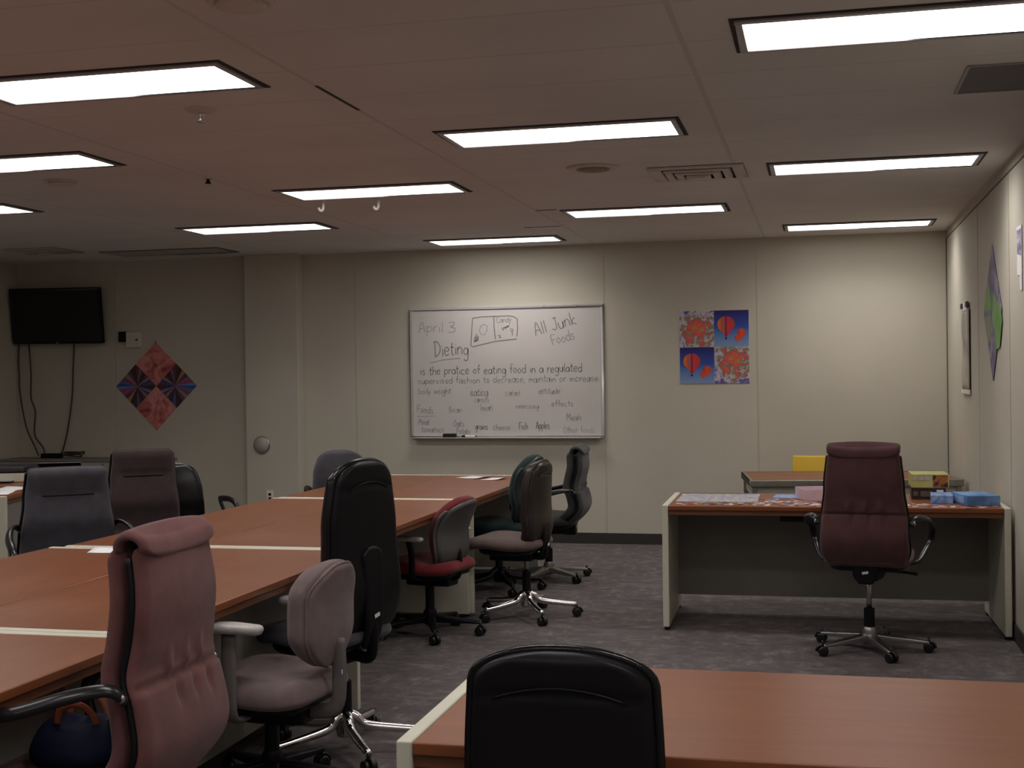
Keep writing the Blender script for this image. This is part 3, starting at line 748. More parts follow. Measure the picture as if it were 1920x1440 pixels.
# single-stroke letters: each stroke is a list of points in a unit cell (x-height .55, ascender 1, descender -.4)
FONT = {
'a': [[(.45, .5), (.2, .55), (.03, .3), (.15, .02), (.4, .15), (.45, .5), (.45, .1), (.55, 0)]],
'b': [[(.05, 1), (.05, 0)], [(.05, .4), (.3, .55), (.48, .3), (.3, 0), (.05, .1)]],
'c': [[(.42, .48), (.2, .55), (.03, .28), (.18, 0), (.42, .1)]],
'd': [[(.44, .42), (.2, .55), (.03, .28), (.18, 0), (.44, .15)], [(.46, 1), (.45, 0)]],
'e': [[(.06, .28), (.42, .33), (.3, .55), (.08, .45), (.04, .2), (.2, 0), (.44, .08)]],
'f': [[(.42, .95), (.26, 1), (.18, .8), (.17, 0)], [(.02, .52), (.36, .55)]],
'g': [[(.44, .45), (.2, .55), (.04, .3), (.18, .05), (.42, .2), (.45, .5), (.42, -.25), (.2, -.4), (.04, -.28)]],
'h': [[(.06, 1), (.06, 0)], [(.06, .35), (.26, .55), (.42, .4), (.43, 0)]],
'i': [[(.1, .52), (.1, 0)], [(.1, .72), (.12, .75)]],
'j': [[(.2, .52), (.2, -.2), (.02, -.38)], [(.2, .72), (.22, .75)]],
'k': [[(.06, 1), (.06, 0)], [(.4, .55), (.08, .25), (.44, 0)]],
'l': [[(.1, 1), (.1, 0)]],
'm': [[(.04, .55), (.05, 0)], [(.05, .35), (.2, .55), (.3, .4), (.3, 0)], [(.3, .35), (.46, .55), (.56, .4), (.57, 0)]],
'n': [[(.05, .55), (.05, 0)], [(.05, .35), (.25, .55), (.42, .4), (.43, 0)]],
'o': [[(.25, .55), (.04, .3), (.22, 0), (.44, .25), (.25, .55)]],
'p': [[(.05, .55), (.05, -.4)], [(.05, .4), (.3, .55), (.46, .3), (.28, .02), (.05, .12)]],
'q': [[(.42, .45), (.2, .55), (.04, .28), (.2, .02), (.42, .2), (.43, .5), (.43, -.4)]],
'r': [[(.05, .55), (.06, 0)], [(.06, .33), (.2, .52), (.36, .5)]],
's': [[(.38, .5), (.15, .52), (.1, .36), (.34, .22), (.3, .02), (.04, .05)]],
't': [[(.18, .9), (.17, .1), (.34, .02)], [(.02, .58), (.36, .6)]],
'u': [[(.05, .55), (.08, .1), (.24, 0), (.42, .2), (.43, .55), (.44, 0)]],
'v': [[(.03, .55), (.22, 0), (.42, .55)]],
'w': [[(.03, .55), (.15, 0), (.28, .4), (.42, 0), (.55, .55)]],
'x': [[(.05, .55), (.4, 0)], [(.4, .55), (.05, 0)]],
'y': [[(.05, .55), (.22, .08)], [(.42, .55), (.22, .05), (.05, -.38)]],
'A': [[(.02, 0), (.3, 1), (.58, 0)], [(.12, .36), (.48, .38)]],
'B': [[(.06, 1), (.06, 0)], [(.06, 1), (.4, .85), (.08, .55), (.48, .3), (.06, 0)]],
'C': [[(.55, .85), (.3, 1), (.05, .5), (.3, 0), (.58, .15)]],
'D': [[(.12, .98), (.14, 0)], [(.0, .95), (.3, 1), (.62, .6), (.45, .12), (.05, -.08)]],
'E': [[(.5, 1), (.06, 1), (.06, 0), (.5, 0)], [(.06, .5), (.4, .52)]],
'F': [[(.52, 1), (.06, .95), (.08, 0)], [(.08, .5), (.42, .54)]],
'J': [[(.42, 1), (.40, .2), (.2, 0), (.02, .15)], [(.2, 1), (.55, 1)]],
'I': [[(.1, 1), (.1, 0)]],
'M': [[(.04, 0), (.1, 1), (.32, .4), (.55, 1), (.62, 0)]],
'O': [[(.3, 1), (.04, .5), (.3, 0), (.58, .5), (.3, 1)]],
'P': [[(.08, 0), (.08, 1)], [(.08, 1), (.46, .85), (.4, .5), (.1, .45)]],
'S': [[(.48, .9), (.2, 1), (.08, .75), (.44, .35), (.35, .02), (.05, .08)]],
'T': [[(.0, 1), (.55, 1)], [(.28, 1), (.28, 0)]],
'3': [[(.08, .95), (.4, 1), (.42, .75), (.2, .55), (.46, .4), (.42, .05), (.05, .02)]],
',': [[(.1, .08), (.03, -.15)]],
'(': [[(.25, 1), (.08, .5), (.25, 0)]], ')': [[(.05, 1), (.22, .5), (.05, 0)]],
}
ADV = {'i': .24, 'l': .24, 'I': .28, 'm': .70, 'w': .66, 'A': .66, 'D': .74, 'C': .66, 'M': .74, 'O': .68, 'f': .44, 't': .42, ',': .25, 'r': .42, '(': .3, ')': .3}
def ribbon(mb, pts, w, y):
    n = len(pts); v = []; f = []
    for i in range(n):
        a = pts[max(i - 1, 0)]; b = pts[min(i + 1, n - 1)]
        d = Vector((b[0] - a[0], b[1] - a[1])); d = d.normalized() if d.length > 1e-9 else Vector((1, 0))
        q = Vector((-d.y, d.x)) * (w / 2)
        v += [(pts[i][0] + q.x, y, pts[i][1] + q.y), (pts[i][0] - q.x, y, pts[i][1] - q.y)]
    for i in range(n - 1): f.append((2 * i, 2 * i + 2, 2 * i + 3, 2 * i + 1))
    mb.add(v, f)
def write(text, x, z, size, ang=0.0, w=.0085, squeeze=1.0, mb=None, y=-.0172):
    mb = mb or MB(); cx = 0.0; ca, sa = math.cos(ang), math.sin(ang)
    for ch in text:
        if ch == ' ': cx += .42 * squeeze; continue
        jz = rnd.uniform(-.05, .05); js = rnd.uniform(.94, 1.06)
        for st in FONT.get(ch, []):
            pp = cr_path([(px_ * squeeze + cx, 0, pz * js + jz) for px_, pz in st], 5) if len(st) > 2 else [Vector((p[0] * squeeze + cx, 0, p[1] * js + jz)) for p in st]
            ribbon(mb, [(x + size * (p.x * ca - p.z * sa), z + size * (p.x * sa + p.z * ca)) for p in pp], w, y)
        cx += ADV.get(ch, .56) * squeeze
    return mb
INK = mat('dry_erase_ink', (0.25, 0.23, 0.23), .6, var=.2, vscale=40)
INK2 = mat('faded_ink', (0.37, 0.345, 0.345), .6, var=.2, vscale=40)
INK3 = mat('ghost_ink', (0.47, 0.435, 0.435), .6, var=.1, vscale=40)
# board pixels of the close-up map to metres: u = (px-45)/1790*BW, v from the top
BX = lambda p: (p - 45) / 1790.0 * BW
BZ = lambda p: BH - (p - 78) / 1192.0 * BH
def wpx(text, px_, py_, hpx, ang=0, sq=1.0, ink=INK, w=.0085, name='handwriting', wpxl=None):
    s = hpx / 1192.0 * BH
    if wpxl:
        adv = sum(.42 if c == ' ' else ADV.get(c, .56) for c in text); sq = (wpxl / 1790.0 * BW) / (adv * s)
    write(text, BX(px_), BZ(py_), s, ang, w, sq).build(name, ink, t)
wpx('April', 125, 300, 100, 0, ink=INK2, wpxl=245, w=.008)
wpx('3', 400, 302, 98, 0, ink=INK2, w=.009, wpxl=85)
wpx('Dieting', 270, 520, 128, R_(1.5), ink=INK, w=.0095, wpxl=335)
wpx('All Junk', 1222, 352, 112, R_(15), ink=INK, w=.009, wpxl=400)
wpx('Foods', 1375, 440, 92, R_(14), ink=INK2, w=.009, wpxl=225)
wpx('is the pratice of eating food in a regulated', 135, 690, 78, R_(.4), ink=INK, w=.0078, wpxl=1510)
wpx('supervised fashion to decrease, maintain or increase', 110, 770, 62, R_(.1), ink=INK2, w=.0075, wpxl=1680)
wpx('body weight', 115, 865, 55, 0, ink=INK2, w=.0065, wpxl=315)
wpx('eating', 610, 875, 58, 0, ink=INK2, w=.0065, wpxl=170)
wpx('salad', 930, 885, 55, 0, ink=INK3, w=.007, wpxl=145)
wpx('attitude', 1240, 872, 52, 0, ink=INK2, w=.0065, wpxl=205)
wpx('carrots', 645, 945, 50, 0, ink=INK3, w=.007, wpxl=145)
wpx('Foods', 100, 1035, 68, R_(-3), ink=INK2, w=.007, wpxl=165)
wpx('Bean', 405, 1035, 55, 0, ink=INK3, w=.007, wpxl=130)
wpx('(meat)', 700, 1020, 55, 0, ink=INK3, w=.007, wpxl=120)
wpx('exercising', 1030, 1000, 52, R_(-2), ink=INK3, w=.007, wpxl=215)
wpx('effects', 1360, 985, 52, 0, ink=INK2, w=.0065, wpxl=205)
wpx('Meals', 1495, 1110, 55, 0, ink=INK2, w=.0065, wpxl=145)
wpx('Meat', 115, 1145, 58, 0, ink=INK2, w=.0065, wpxl=105)
wpx('tomatoes', 140, 1215, 58, 0, ink=INK2, w=.0065, wpxl=225)
wpx('Oats', 445, 1165, 58, 0, ink=INK2, w=.0065, wpxl=110)
wpx('Potato', 475, 1228, 52, 0, ink=INK2, w=.0065, wpxl=135)
wpx('grains', 650, 1190, 58, 0, ink=INK, w=.0065, wpxl=125)
wpx('cheese', 820, 1195, 55, 0, ink=INK2, w=.0065, wpxl=160)
wpx('Fish', 1058, 1190, 66, 0, ink=INK, w=.007, wpxl=85)
wpx('Apples', 1215, 1188, 66, 0, ink=INK, w=.007, wpxl=130)
wpx('Other foods', 1465, 1222, 55, 0, ink=INK3, w=.007, wpxl=290)
def draw(strokes, ink, w, name):
    mb = MB()
    for st in strokes: ribbon(mb, [(BX(a), BZ(b)) for a, b in st], w, -.0172)
    mb.build(name, ink, t)
draw([[(640, 180), (630, 300), (620, 430), (640, 440), (850, 395), (1050, 378)], [(640, 182), (720, 172), (838, 170), (980, 168), (1030, 180), (1055, 198), (1058, 280), (1050, 355)], [(838, 168), (840, 270), (850, 380)]], INK, .0095, 'drawn_box')
draw([[(235, 582), (350, 556), (520, 542)]], INK2, .009, 'underline')
draw([[(608, 880), (780, 882)]], INK2, .006, 'underline')
draw([[(100, 1070), (280, 1066)]], INK3, .007, 'underline')
draw([[(705, 262), (740, 240), (775, 255), (770, 300), (750, 335), (715, 330), (700, 290), (720, 262)]], INK3, .012, 'drawn_sketch')
draw([[(680, 325), (655, 370), (650, 395), (690, 385), (690, 345), (665, 360)], [(660, 385), (690, 355)], [(655, 395), (685, 370)]], INK, .010, 'drawn_sketch')
draw([[(910, 295), (985, 250)], [(915, 280), (930, 300)], [(940, 265), (955, 290)], [(960, 252), (975, 275)], [(905, 278), (980, 262)]], INK2, .008, 'drawn_sketch')
draw([[(1008, 345), (1006, 310), (990, 300), (995, 285), (1015, 288), (1014, 305), (1004, 312)]], INK, .008, 'drawn_sketch')
draw([[(870, 345), (900, 340), (880, 365), (905, 360)], [(885, 335), (900, 370)]], INK2, .008, 'drawn_sketch')
wpx('Candy', 862, 230, 50, R_(3), ink=INK2, w=.007, wpxl=145)

o = MB().box(-.063, .063, -.028, .028, 0, .036).build('eraser', mat('black_felt', (0.012, .011, .011), .8, var=.2), None, bevel=.006)
o.location = (-3.838 + .395, YB - .056, .9955); tag(o, 'black whiteboard eraser lying on the pen tray', 'eraser')
t = thing('marker', 'white dry-erase marker with a black cap on the pen tray', 'marker', (-3.24, YB - .056, 1.0055))
Mx = Matrix.Rotation(pi / 2, 4, 'Y')
MB().lathe([(.0095, -.05), (.0095, .05)], 14, Mx).build('barrel', WHITEP, t, smooth=False, bevel=.002)
MB().lathe([(.008, -.085), (.010, -.08), (.010, -.0505)], 14, Mx).build('cap', BLACKP, t, smooth=False, bevel=.002)
MB().lathe([(.008, .0505), (.008, .060)], 14, Mx).build('end_plug', BLACKP, t)

# ------------------------------------------------------------------ posters
def ramp_mat(name, kind, cols, scale=6.0, detail=6, rough=.5, axis=2, span=(0, 1), seed=0.0, distort=0.0):
    m = bpy.data.materials.new(name); m.use_nodes = True
    N = m.node_tree.nodes; Lk = m.node_tree.links; b = N['Principled BSDF']; b.inputs['Roughness'].default_value = rough; b.inputs['Specular IOR Level'].default_value = .3
    tc = N.new('ShaderNodeTexCoord'); mp = N.new('ShaderNodeMapping'); Lk.new(tc.outputs['Object'], mp.inputs[0]); mp.inputs['Location'].default_value = (seed, seed * .7, seed * 1.3)
    cr = N.new('ShaderNodeValToRGB')
    while len(cr.color_ramp.elements) < len(cols): cr.color_ramp.elements.new(.5)
    for e, (p, c) in zip(cr.color_ramp.elements, cols): e.position = p; e.color = (*c, 1)
    if kind == 'grad':
        sp = N.new('ShaderNodeSeparateXYZ'); Lk.new(tc.outputs['Object'], sp.inputs[0])
        mr = N.new('ShaderNodeMapRange'); mr.inputs[1].default_value = span[0]; mr.inputs[2].default_value = span[1]
        Lk.new(sp.outputs[axis], mr.inputs[0]); Lk.new(mr.outputs[0], cr.inputs[0])
    elif kind == 'voronoi':
        vo = N.new('ShaderNodeTexVoronoi'); vo.inputs['Scale'].default_value = scale; Lk.new(mp.outputs[0], vo.inputs['Vector'])
        no = N.new('ShaderNodeTexNoise'); no.inputs['Scale'].default_value = scale * .35; no.inputs['Detail'].default_value = detail; Lk.new(mp.outputs[0], no.inputs[0])
        sp = N.new('ShaderNodeSeparateColor'); Lk.new(vo.outputs['Color'], sp.inputs[0])
        ad = N.new('ShaderNodeMix'); ad.data_type = 'FLOAT'; ad.inputs[0].default_value = .55; Lk.new(sp.outputs[0], ad.inputs[2]); Lk.new(no.outputs[0], ad.inputs[3])
        Lk.new(ad.outputs[0], cr.inputs[0])
    else:
        no = N.new('ShaderNodeTexNoise'); no.inputs['Scale'].default_value = scale; no.inputs['Detail'].default_value = detail; no.inputs['Distortion'].default_value = distort
        Lk.new(mp.outputs[0], no.inputs[0]); Lk.new(no.outputs[0], cr.inputs[0])
    Lk.new(cr.outputs[0], b.inputs['Base Color']); MATS[name] = m
    return m
PX0, PX1, PZ0, PZ1 = -1.252, -.626, 1.480, 2.146
PW, PH = PX1 - PX0, PZ1 - PZ0
t = thing('poster', 'square poster of four prints, two of hot air balloons and two of flowers', 'poster', (PX0, YB - .004, PZ0))
MB().box(0, PW, 0, .003, 0, PH).build('backing_sheet', PAPER, t)
sky = ramp_mat('printed_sky', 'grad', [(0, hx('8a9cc4')), (.3, hx('5f86c0')), (.55, hx('3550a8')), (1, hx('2b2368'))], span=(0, PH / 2), axis=2)
flw = [(.18, hx('2c3f8a')), (.30, hx('7c5a9c')), (.37, hx('d9d0dc')), (.43, hx('d84a48')), (.48, hx('f0552a')), (.53, hx('5f8a55')), (.60, hx('b9c0cf')), (.68, hx('c03a62')), (.80, hx('39498f'))]
def flower_mat(name, flip):
    m = bpy.data.materials.new(name); m.use_nodes = True
    N = m.node_tree.nodes; Lk = m.node_tree.links; b = N['Principled BSDF']; b.inputs['Roughness'].default_value = .5
    tc = N.new('ShaderNodeTexCoord'); mp = N.new('ShaderNodeMapping'); Lk.new(tc.outputs['Object'], mp.inputs[0])
    mp.inputs['Location'].default_value = (-PW * (.27 if flip else .25), 0, -PH * (.29 if flip else .22)); 
    ln = N.new('ShaderNodeVectorMath'); ln.operation = 'LENGTH'; Lk.new(mp.outputs[0], ln.inputs[0])
    vo = N.new('ShaderNodeTexVoronoi'); vo.inputs['Scale'].default_value = 22; Lk.new(mp.outputs[0], vo.inputs['Vector'])
    sp = N.new('ShaderNodeSeparateColor'); Lk.new(vo.outputs['Color'], sp.inputs[0])
    no = N.new('ShaderNodeTexNoise'); no.inputs['Scale'].default_value = 17 + flip; no.inputs['Detail'].default_value = 5; no.inputs['Distortion'].default_value = 1.2; Lk.new(mp.outputs[0], no.inputs[0])
    m1 = N.new('ShaderNodeMath'); m1.operation = 'MULTIPLY_ADD'; m1.inputs[1].default_value = 2.1; Lk.new(ln.outputs['Value'], m1.inputs[0])
    m2 = N.new('ShaderNodeMath'); m2.operation = 'MULTIPLY_ADD'; m2.inputs[1].default_value = .22; m2.inputs[2].default_value = -.28; Lk.new(sp.outputs[0], m2.inputs[0])
    m3 = N.new('ShaderNodeMath'); m3.operation = 'MULTIPLY_ADD'; m3.inputs[1].default_value = .75; Lk.new(no.outputs[0], m3.inputs[0]); Lk.new(m2.outputs[0], m3.inputs[2])
    Lk.new(m3.outputs[0], m1.inputs[2])
    cr = N.new('ShaderNodeValToRGB'); E = cr.color_ramp.elements
    cs = [(.16, '8f9a6a'), (.24, 'e0582e'), (.32, 'd8644a'), (.38, 'c04a5e'), (.45, '6f8a5c'), (.52, 'b8aebc'), (.60, 'c9c2cf'), (.68, '7a5f9a'), (.78, '3f56a0'), (.90, 'a83a52')]
    while len(E) < len(cs): E.new(.5)
    for e, (p, c) in zip(E, cs): e.position = p; e.color = (*hx(c), 1)
    Lk.new(m1.outputs[0], cr.inputs[0]); Lk.new(cr.outputs[0], b.inputs['Base Color'])
    MATS[name] = m; return m
flower = flower_mat('printed_flowers', 0); flower2 = flower_mat('printed_flowers_turned', 1)
orange = ramp_mat('printed_balloon', 'grad', [(0, hx('d8743a')), (.22, hx('c2503a')), (.30, hx('7a7f8a')), (.40, hx('c23a4a')), (.52, hx('8a2338')), (.62, hx('d0405a')), (1, hx('c8402f'))], axis=0, span=(-.055, .055))
redb = ramp_mat('printed_small_balloon', 'grad', [(0, hx('c23a3a')), (.5, hx('e0552f')), (1, hx('d84a34'))], axis=0, span=(-.03, .03))
def polyplate(name, pts, y0, y1, m, parent, loc=(0, 0, 0)):
    n = len(pts); v = [(x, y0, z) for x, z in pts] + [(x, y1, z) for x, z in pts]
    f = [tuple(range(n)), tuple(range(n, 2 * n))[::-1]] + [(i, (i + 1) % n, n + (i + 1) % n, n + i) for i in range(n)]
    return link_mesh(name, v, f, m, parent, loc=loc)
hwp, hhp = PW / 2, PH / 2
def balloon_pts(r):
    P = []
    for k in range(25):
        a = -.25 * pi + 1.5 * pi * k / 24
        P.append((r * math.cos(a), r * .92 * math.sin(a)))
    return P + [(-r * .12, -r * 1.45), (r * .12, -r * 1.45)]
for (ix, iz, kind) in ((0, 1, 'f'), (1, 1, 'b'), (0, 0, 'b'), (1, 0, 'f2')):
    m = sky if kind == 'b' else (flower if kind == 'f' else flower2)
    p = MB().box(0, hwp - .001, -.002, 0, 0, hhp - .001).build('print', m, t); p.location = (ix * hwp, 0, iz * hhp)
    if kind == 'b':
        polyplate('balloon', balloon_pts(.078), -.0035, -.002, orange, p, (.108, 0, .205))
        polyplate('basket', [(-.008, -.008), (.008, -.008), (.008, .008), (-.008, .008)], -.0035, -.002, BLACKP, p, (.108, 0, .077))
        polyplate('balloon', balloon_pts(.040), -.0035, -.002, redb, p, (.245, 0, .125))
        polyplate('balloon', balloon_pts(.026), -.0038, -.002, redb, p, (.210, 0, .085))

# diamond poster on the far wall
t = thing('diamond_poster', 'pink and striped diamond shaped poster hanging near the television', 'poster', (-6.546, YB - .004, 1.518))
DR = .452
q = DR / 2
pinkp = ramp_mat('printed_pink', 'noise', [(.30, hx('96464a')), (.45, hx('cf7a76')), (.60, hx('e09c96')), (.75, hx('c47f84'))], scale=7, detail=5, distort=1.2)
dark = hx('5c3a44')
def dia(cx, cz, s): return [(cx, cz - s), (cx + s, cz), (cx, cz + s), (cx - s, cz)]
polyplate('backing_sheet', dia(0, 0, DR), 0, .003, PAPER, t)
polyplate('print', dia(0, q, q - .001), -.002, 0, pinkp, t)
polyplate('print', dia(0, -q, q - .001), -.002, 0, pinkp, t)
stripes = [hx(c) for c in ('4a2530', '3c2733', '6e4a5c', '8a7f95', '9a3a4e', '4a6fae', '2f5596', '6f86c0', 'a34560', '8a5a86', '5a3a62', 'b07a4a', '33231f', '4a2f35')]
STM = [mat('printed_stripe_%s' % chr(97 + i), c, .5, var=.05, vscale=30) for i, c in enumerate(stripes)]
for sg in (-1, 1):
    base_ = polyplate('print', dia(sg * q, 0, q - .001), -.002, 0, mat('printed_dark_maroon', dark, .5, var=.15, vscale=25), t)
    # fan of coloured rays from the middle of the print to its outer edge
    for i in range(9):
        a0 = -.92 + 1.84 * i / 9; a1 = a0 + .10
        def inner(a): return (sg * (q - (q - .006) * (1 - abs(a))), (q - .006) * a)
        polyplate('ray', [(sg * (q - .01), 0), inner(a0), inner(a1)], -.0030, -.002, STM[(5, 1, 3, 7, 0, 6, 3, 12, 9)[i]], base_)
    for i in range(14):
        a0 = -1.0 + 2.0 * i / 14; a1 = -1.0 + 2.0 * (i + 1) / 14
        def edge(a): return (sg * (q + (q - .004) * (1 - abs(a))), (q - .004) * a)
        c = (sg * (q - .02), 0)
        e0, e1 = edge(a0 * sg), edge(a1 * sg)
        polyplate('ray', [c, e0, e1], -.0032, -.002, STM[i], base_)
MB().box(-.012, .012, -.006, -.0035, DR - .03, DR + .008).build('tape', GREYP, t)

# ------------------------------------------------------------------ things on the right-hand wall
t = thing('hanging_scroll', 'long pale printed sheet hung by two clips on the side wall', 'wall hanging', (XR - .006, 10.30, 1.39))
MB().box(-.012, .0, -.27, .27, .0, .035).build('bottom_bar', WHITEP, t, bevel=.003)
v = []; f = []
for i in range(15):
    z = .03 + .615 * i / 14
    for j in range(9):
        y = -.255 + .51 * j / 8; v.append((-.008 - .006 * math.sin(3.1 * i / 14 * pi) * (j / 8) - .004 * math.sin(j * 1.3), y, z))
for i in range(14):
    for j in range(8): f.append((i * 9 + j, i * 9 + j + 1, (i + 1) * 9 + j + 1, (i + 1) * 9 + j))
o = link_mesh('printed_sheet', v, f, ramp_mat('printed_grey_landscape', 'noise', [(.3, (.30, .28, .24)), (.5, (.52, .48, .40)), (.7, (.44, .42, .38))], scale=4, detail=8, rough=.7), t, smooth=True)
md = o.modifiers.new('s', 'SOLIDIFY'); md.thickness = .002
MB().box(-.010, -.004, -.13, .13, .635, .70).build('hanger_card', PAPER, t)
for y in (-.17, .17): MB().box(-.022, -.003, y - .045, y + .045, .655, .695).build('clip', mat('brown_clip', (.10, .08, .06), .5, var=.1), t, bevel=.004)
# diamond poster, purple and green
t = thing('diamond_poster', 'purple and green diamond shaped poster on the side wall', 'poster', (XR - .004, 8.76, 1.94))
PURP = ramp_mat('printed_purple', 'noise', [(.3, hx('4e4468')), (.5, hx('6f6488')), (.62, hx('9d96ac')), (.75, hx('564a78'))], scale=9, detail=6)
GRN = ramp_mat('printed_green', 'noise', [(.3, hx('57853f')), (.6, hx('74a85a')), (.8, hx('5f9150'))], scale=5, detail=4)
def xplate(name, pts, m, parent, x0=-.003, x1=0.0):
    n = len(pts); v = [(x0, a, b) for a, b in pts] + [(x1, a, b) for a, b in pts]
    f = [tuple(range(n)), tuple(range(n, 2 * n))[::-1]] + [(i, (i + 1) % n, n + (i + 1) % n, n + i) for i in range(n)]
    return link_mesh(name, v, f, m, parent)
xplate('backing_sheet', [(0, -.44), (.44, 0), (0, .44), (-.44, 0)], PURP, t)
xplate('print', [(.02, .02), (.42, .02), (.26, .19), (.14, .20)], GRN, t, -.005, -.003)
xplate('print', [(-.06, .14), (-.40, .0), (-.46, -.07), (-.34, -.23), (-.18, -.24), (-.02, -.02)], GRN, t, -.005, -.003)
xplate('print', [(.03, -.01), (.40, -.02), (.22, -.20), (.10, -.18)], mat('printed_grey_green', hx('7f8a72'), .5, var=.08), t, -.005, -.003)
# small flyer
t = thing('flyer', 'narrow lilac and white flyer pinned to the side wall near the frame edge', 'flyer', (XR - .003, 7.60, 2.10))
xplate('sheet', [(-.085, 0), (.085, 0.0), (.085, .27), (-.085, .27)], PAPER, t, -.002, 0)
xplate('print', [(-.07, .10), (.07, .12), (.07, .25), (-.07, .25)], ramp_mat('printed_lilac', 'noise', [(.35, hx('5a4f8a')), (.5, hx('9a90bb')), (.6, hx('d8d4e0'))], scale=18, detail=3), t, -.0035, -.002)
xplate('tear_strip', [(-.08, -.09), (-.02, -.09), (.0, .0), (-.08, .0)], PAPER, t, -.002, 0)

# ------------------------------------------------------------------ back wall fittings
t = thing('wall_plate', 'cream wall box with a dark knob beside the television', 'wall box', (-6.78, YB, 1.99))
MB().box(-.085, .085, -.035, 0, -.08, .08).build('cover', CREAM, t, bevel=.006)
MB().box(-.155, -.092, -.06, 0, -.02, .085).build('dark_module', BLACKP, t, bevel=.006)
MB().lathe([(.010, 0), (.009, .012)], 12, Matrix.Translation((.04, -.035, .0)) @ Matrix.Rotation(pi / 2, 4, 'X')).build('knob', BLACKP, t, smooth=True)
t = thing('wall_disc', 'round grey metal disc mounted on the pillar', 'wall plate', (-5.33, YB - .15, .932), 0)
Mr = Matrix.Rotation(pi / 2, 4, 'X')
MB().lathe([(.086, 0), (.086, .018), (.080, .026)], 36, Mr).build('rim', STEEL, t, bevel=.002)
MB().lathe([(.077, .018), (.075, .029), (.01, .031)], 36, Mr).build('face', mat('pale_grey_enamel', (.42, .38, .34), .45, var=.05), t, smooth=True)
MB().lathe([(.006, .028), (.005, .036)], 10, Mr).build('centre_screw', STEEL, t)
t = thing('outlet', 'white power outlet low on the pillar', 'outlet', (-5.255, YB - .15, .425))
MB().box(-.035, .035, -.006, 0, -.057, .057).build('cover_plate', WHITEP, t, bevel=.003)
for z in (-.02, .02): MB().box(-.014, .014, -.009, -.006, z - .012, z + .012).build('socket', BLACKP, t)

# ------------------------------------------------------------------ television, cables, cabinet
t = thing('television', 'black flat television tilted on a wall bracket in the corner', 'television', (-7.585, YB - .15, 2.245), 0)
t.rotation_euler = (R_(7), R_(.6), 0)
MB().box(-.51, .51, 0, .055, -.285, .285).build('casing', BLACKP, t, bevel=.008)
fr = frame_ring(MB(), -.51, .51, -.285, .285, .022, -.006, 0)
b2 = MB(); b2.add([(p.x, p.z, p.y) for p in fr.v], fr.f); b2.build('bezel', BLACKS, t, bevel=.003)
MB().box(-.488, .488, -.003, 0, -.262, .262).build('screen', mat('dark_screen', (.006, .006, .010), .12, var=.05), t)
MB().box(-.012, .012, -.007, -.005, -.280, -.268).build('logo_plate', STEEL, t)
MB().box(-.12, .12, .055, .13, -.10, .10).build('wall_bracket', BLACKP, t, bevel=.004)
CAB = mat('black_cable', (.05, .04, .035), .5, var=.1)
def cable(pts, label, m=CAB, r=.008):
    o = MB().tube(cr_path([(x, YB - .04, z) for x, z in pts], 6), r, 8).build('cable', m, None, smooth=True)
    return tag(o, label, 'cable')
cable([(-8.09, 1.98), (-8.10, 1.80), (-8.095, 1.667), (-8.085, 1.446), (-8.02, 1.113), (-7.93, .92), (-7.88, .815)], 'television cable nearest the corner, bowing down to the cabinet')
cable([(-7.975, 1.97), (-7.955, 1.665), (-7.959, 1.417), (-7.912, 1.267), (-7.922, 1.03), (-7.83, .90), (-7.80, .815)], 'kinked television cable hanging between the two other cables')
cable([(-7.448, 1.98), (-7.465, 1.70), (-7.482, 1.413), (-7.537, 1.084), (-7.59, .892), (-7.615, .84)], 'television cable nearest the wall box, hanging to the power strip')
t = thing('low_cabinet', 'low cream cabinet under the television against the back wall', 'cabinet', (-8.08, 11.42, 0))
MB().box(0, 1.75, 0, .385, .06, .775).build('body', CREAMD, t, bevel=.004)
MB().box(-.01, 1.76, -.012, .388, .775, .797).build('top', PANEL, t, bevel=.004)
MB().box(.02, 1.73, .03, .37, 0, .06).build('plinth', BLACKP, t)
for k in range(3):
    d = MB().box(.015 + k * .58, .575 + k * .58, -.016, 0, .075, .765).build('door', CREAMD, t, bevel=.003)
    MB().box(.50 + k * .58, .53 + k * .58, -.030, -.016, .58, .68).build('handle', STEEL, d, bevel=.003)
t = thing('power_strip', 'black power strip with a cord tangle on the low cabinet', 'power strip', (-7.62, 11.62, .797), R_(4))
MB().box(-.11, .11, -.03, .03, 0, .05).build('body', BLACKP, t, bevel=.006)
for k in range(4): MB().box(-.085 + k * .045, -.06 + k * .045, -.012, .012, .05, .052).build('socket', GREYP, t)
pth = []
for k in range(80):
    a = k * .42; pth.append((.24 + .08 * math.cos(a) + .04 * math.sin(a * .37), .03 * math.sin(a * 1.13), .012 + .035 * abs(math.sin(a * .31)) + .02 * abs(math.sin(a * .77))))
o = MB().tube([(.11, 0, .03)] + pth, .006, 6).build('cord', CAB, t, smooth=True)

# electronics and papers on the corner desk (desk frame: origin -5.60,7.97 turned 15.5 deg)
DA = pi / 2 + R_(15.5); du = Vector((math.cos(DA), math.sin(DA), 0)); dv = Vector((-math.sin(DA), math.cos(DA), 0)); D0 = Vector((-5.60, 7.97, .769))
def ond(a, b): return D0 + du * a + dv * b
t = thing('printer', 'flat cream and dark grey printer on the corner desk', 'printer', ond(1.50, .56), DA)
MB().box(-.20, .20, -.24, .24, 0, .075).build('body', CREAM, t, bevel=.008)
MB().box(-.205, .205, -.245, .245, .082, .125).build('lid', mat('charcoal_plastic', (.045, .043, .05), .4, var=.08), t, bevel=.010)
MB().box(-.20, .20, -.24, .24, .075, .082).build('seam_strip', BLACKP, t)
MB().box(-.29, -.20, -.17, .17, .012, .022).build('paper_tray', LTGREY, t, bevel=.003)
t = thing('laptop', 'dark laptop lying half open beside the printer', 'laptop', ond(1.62, .12), DA + R_(8))
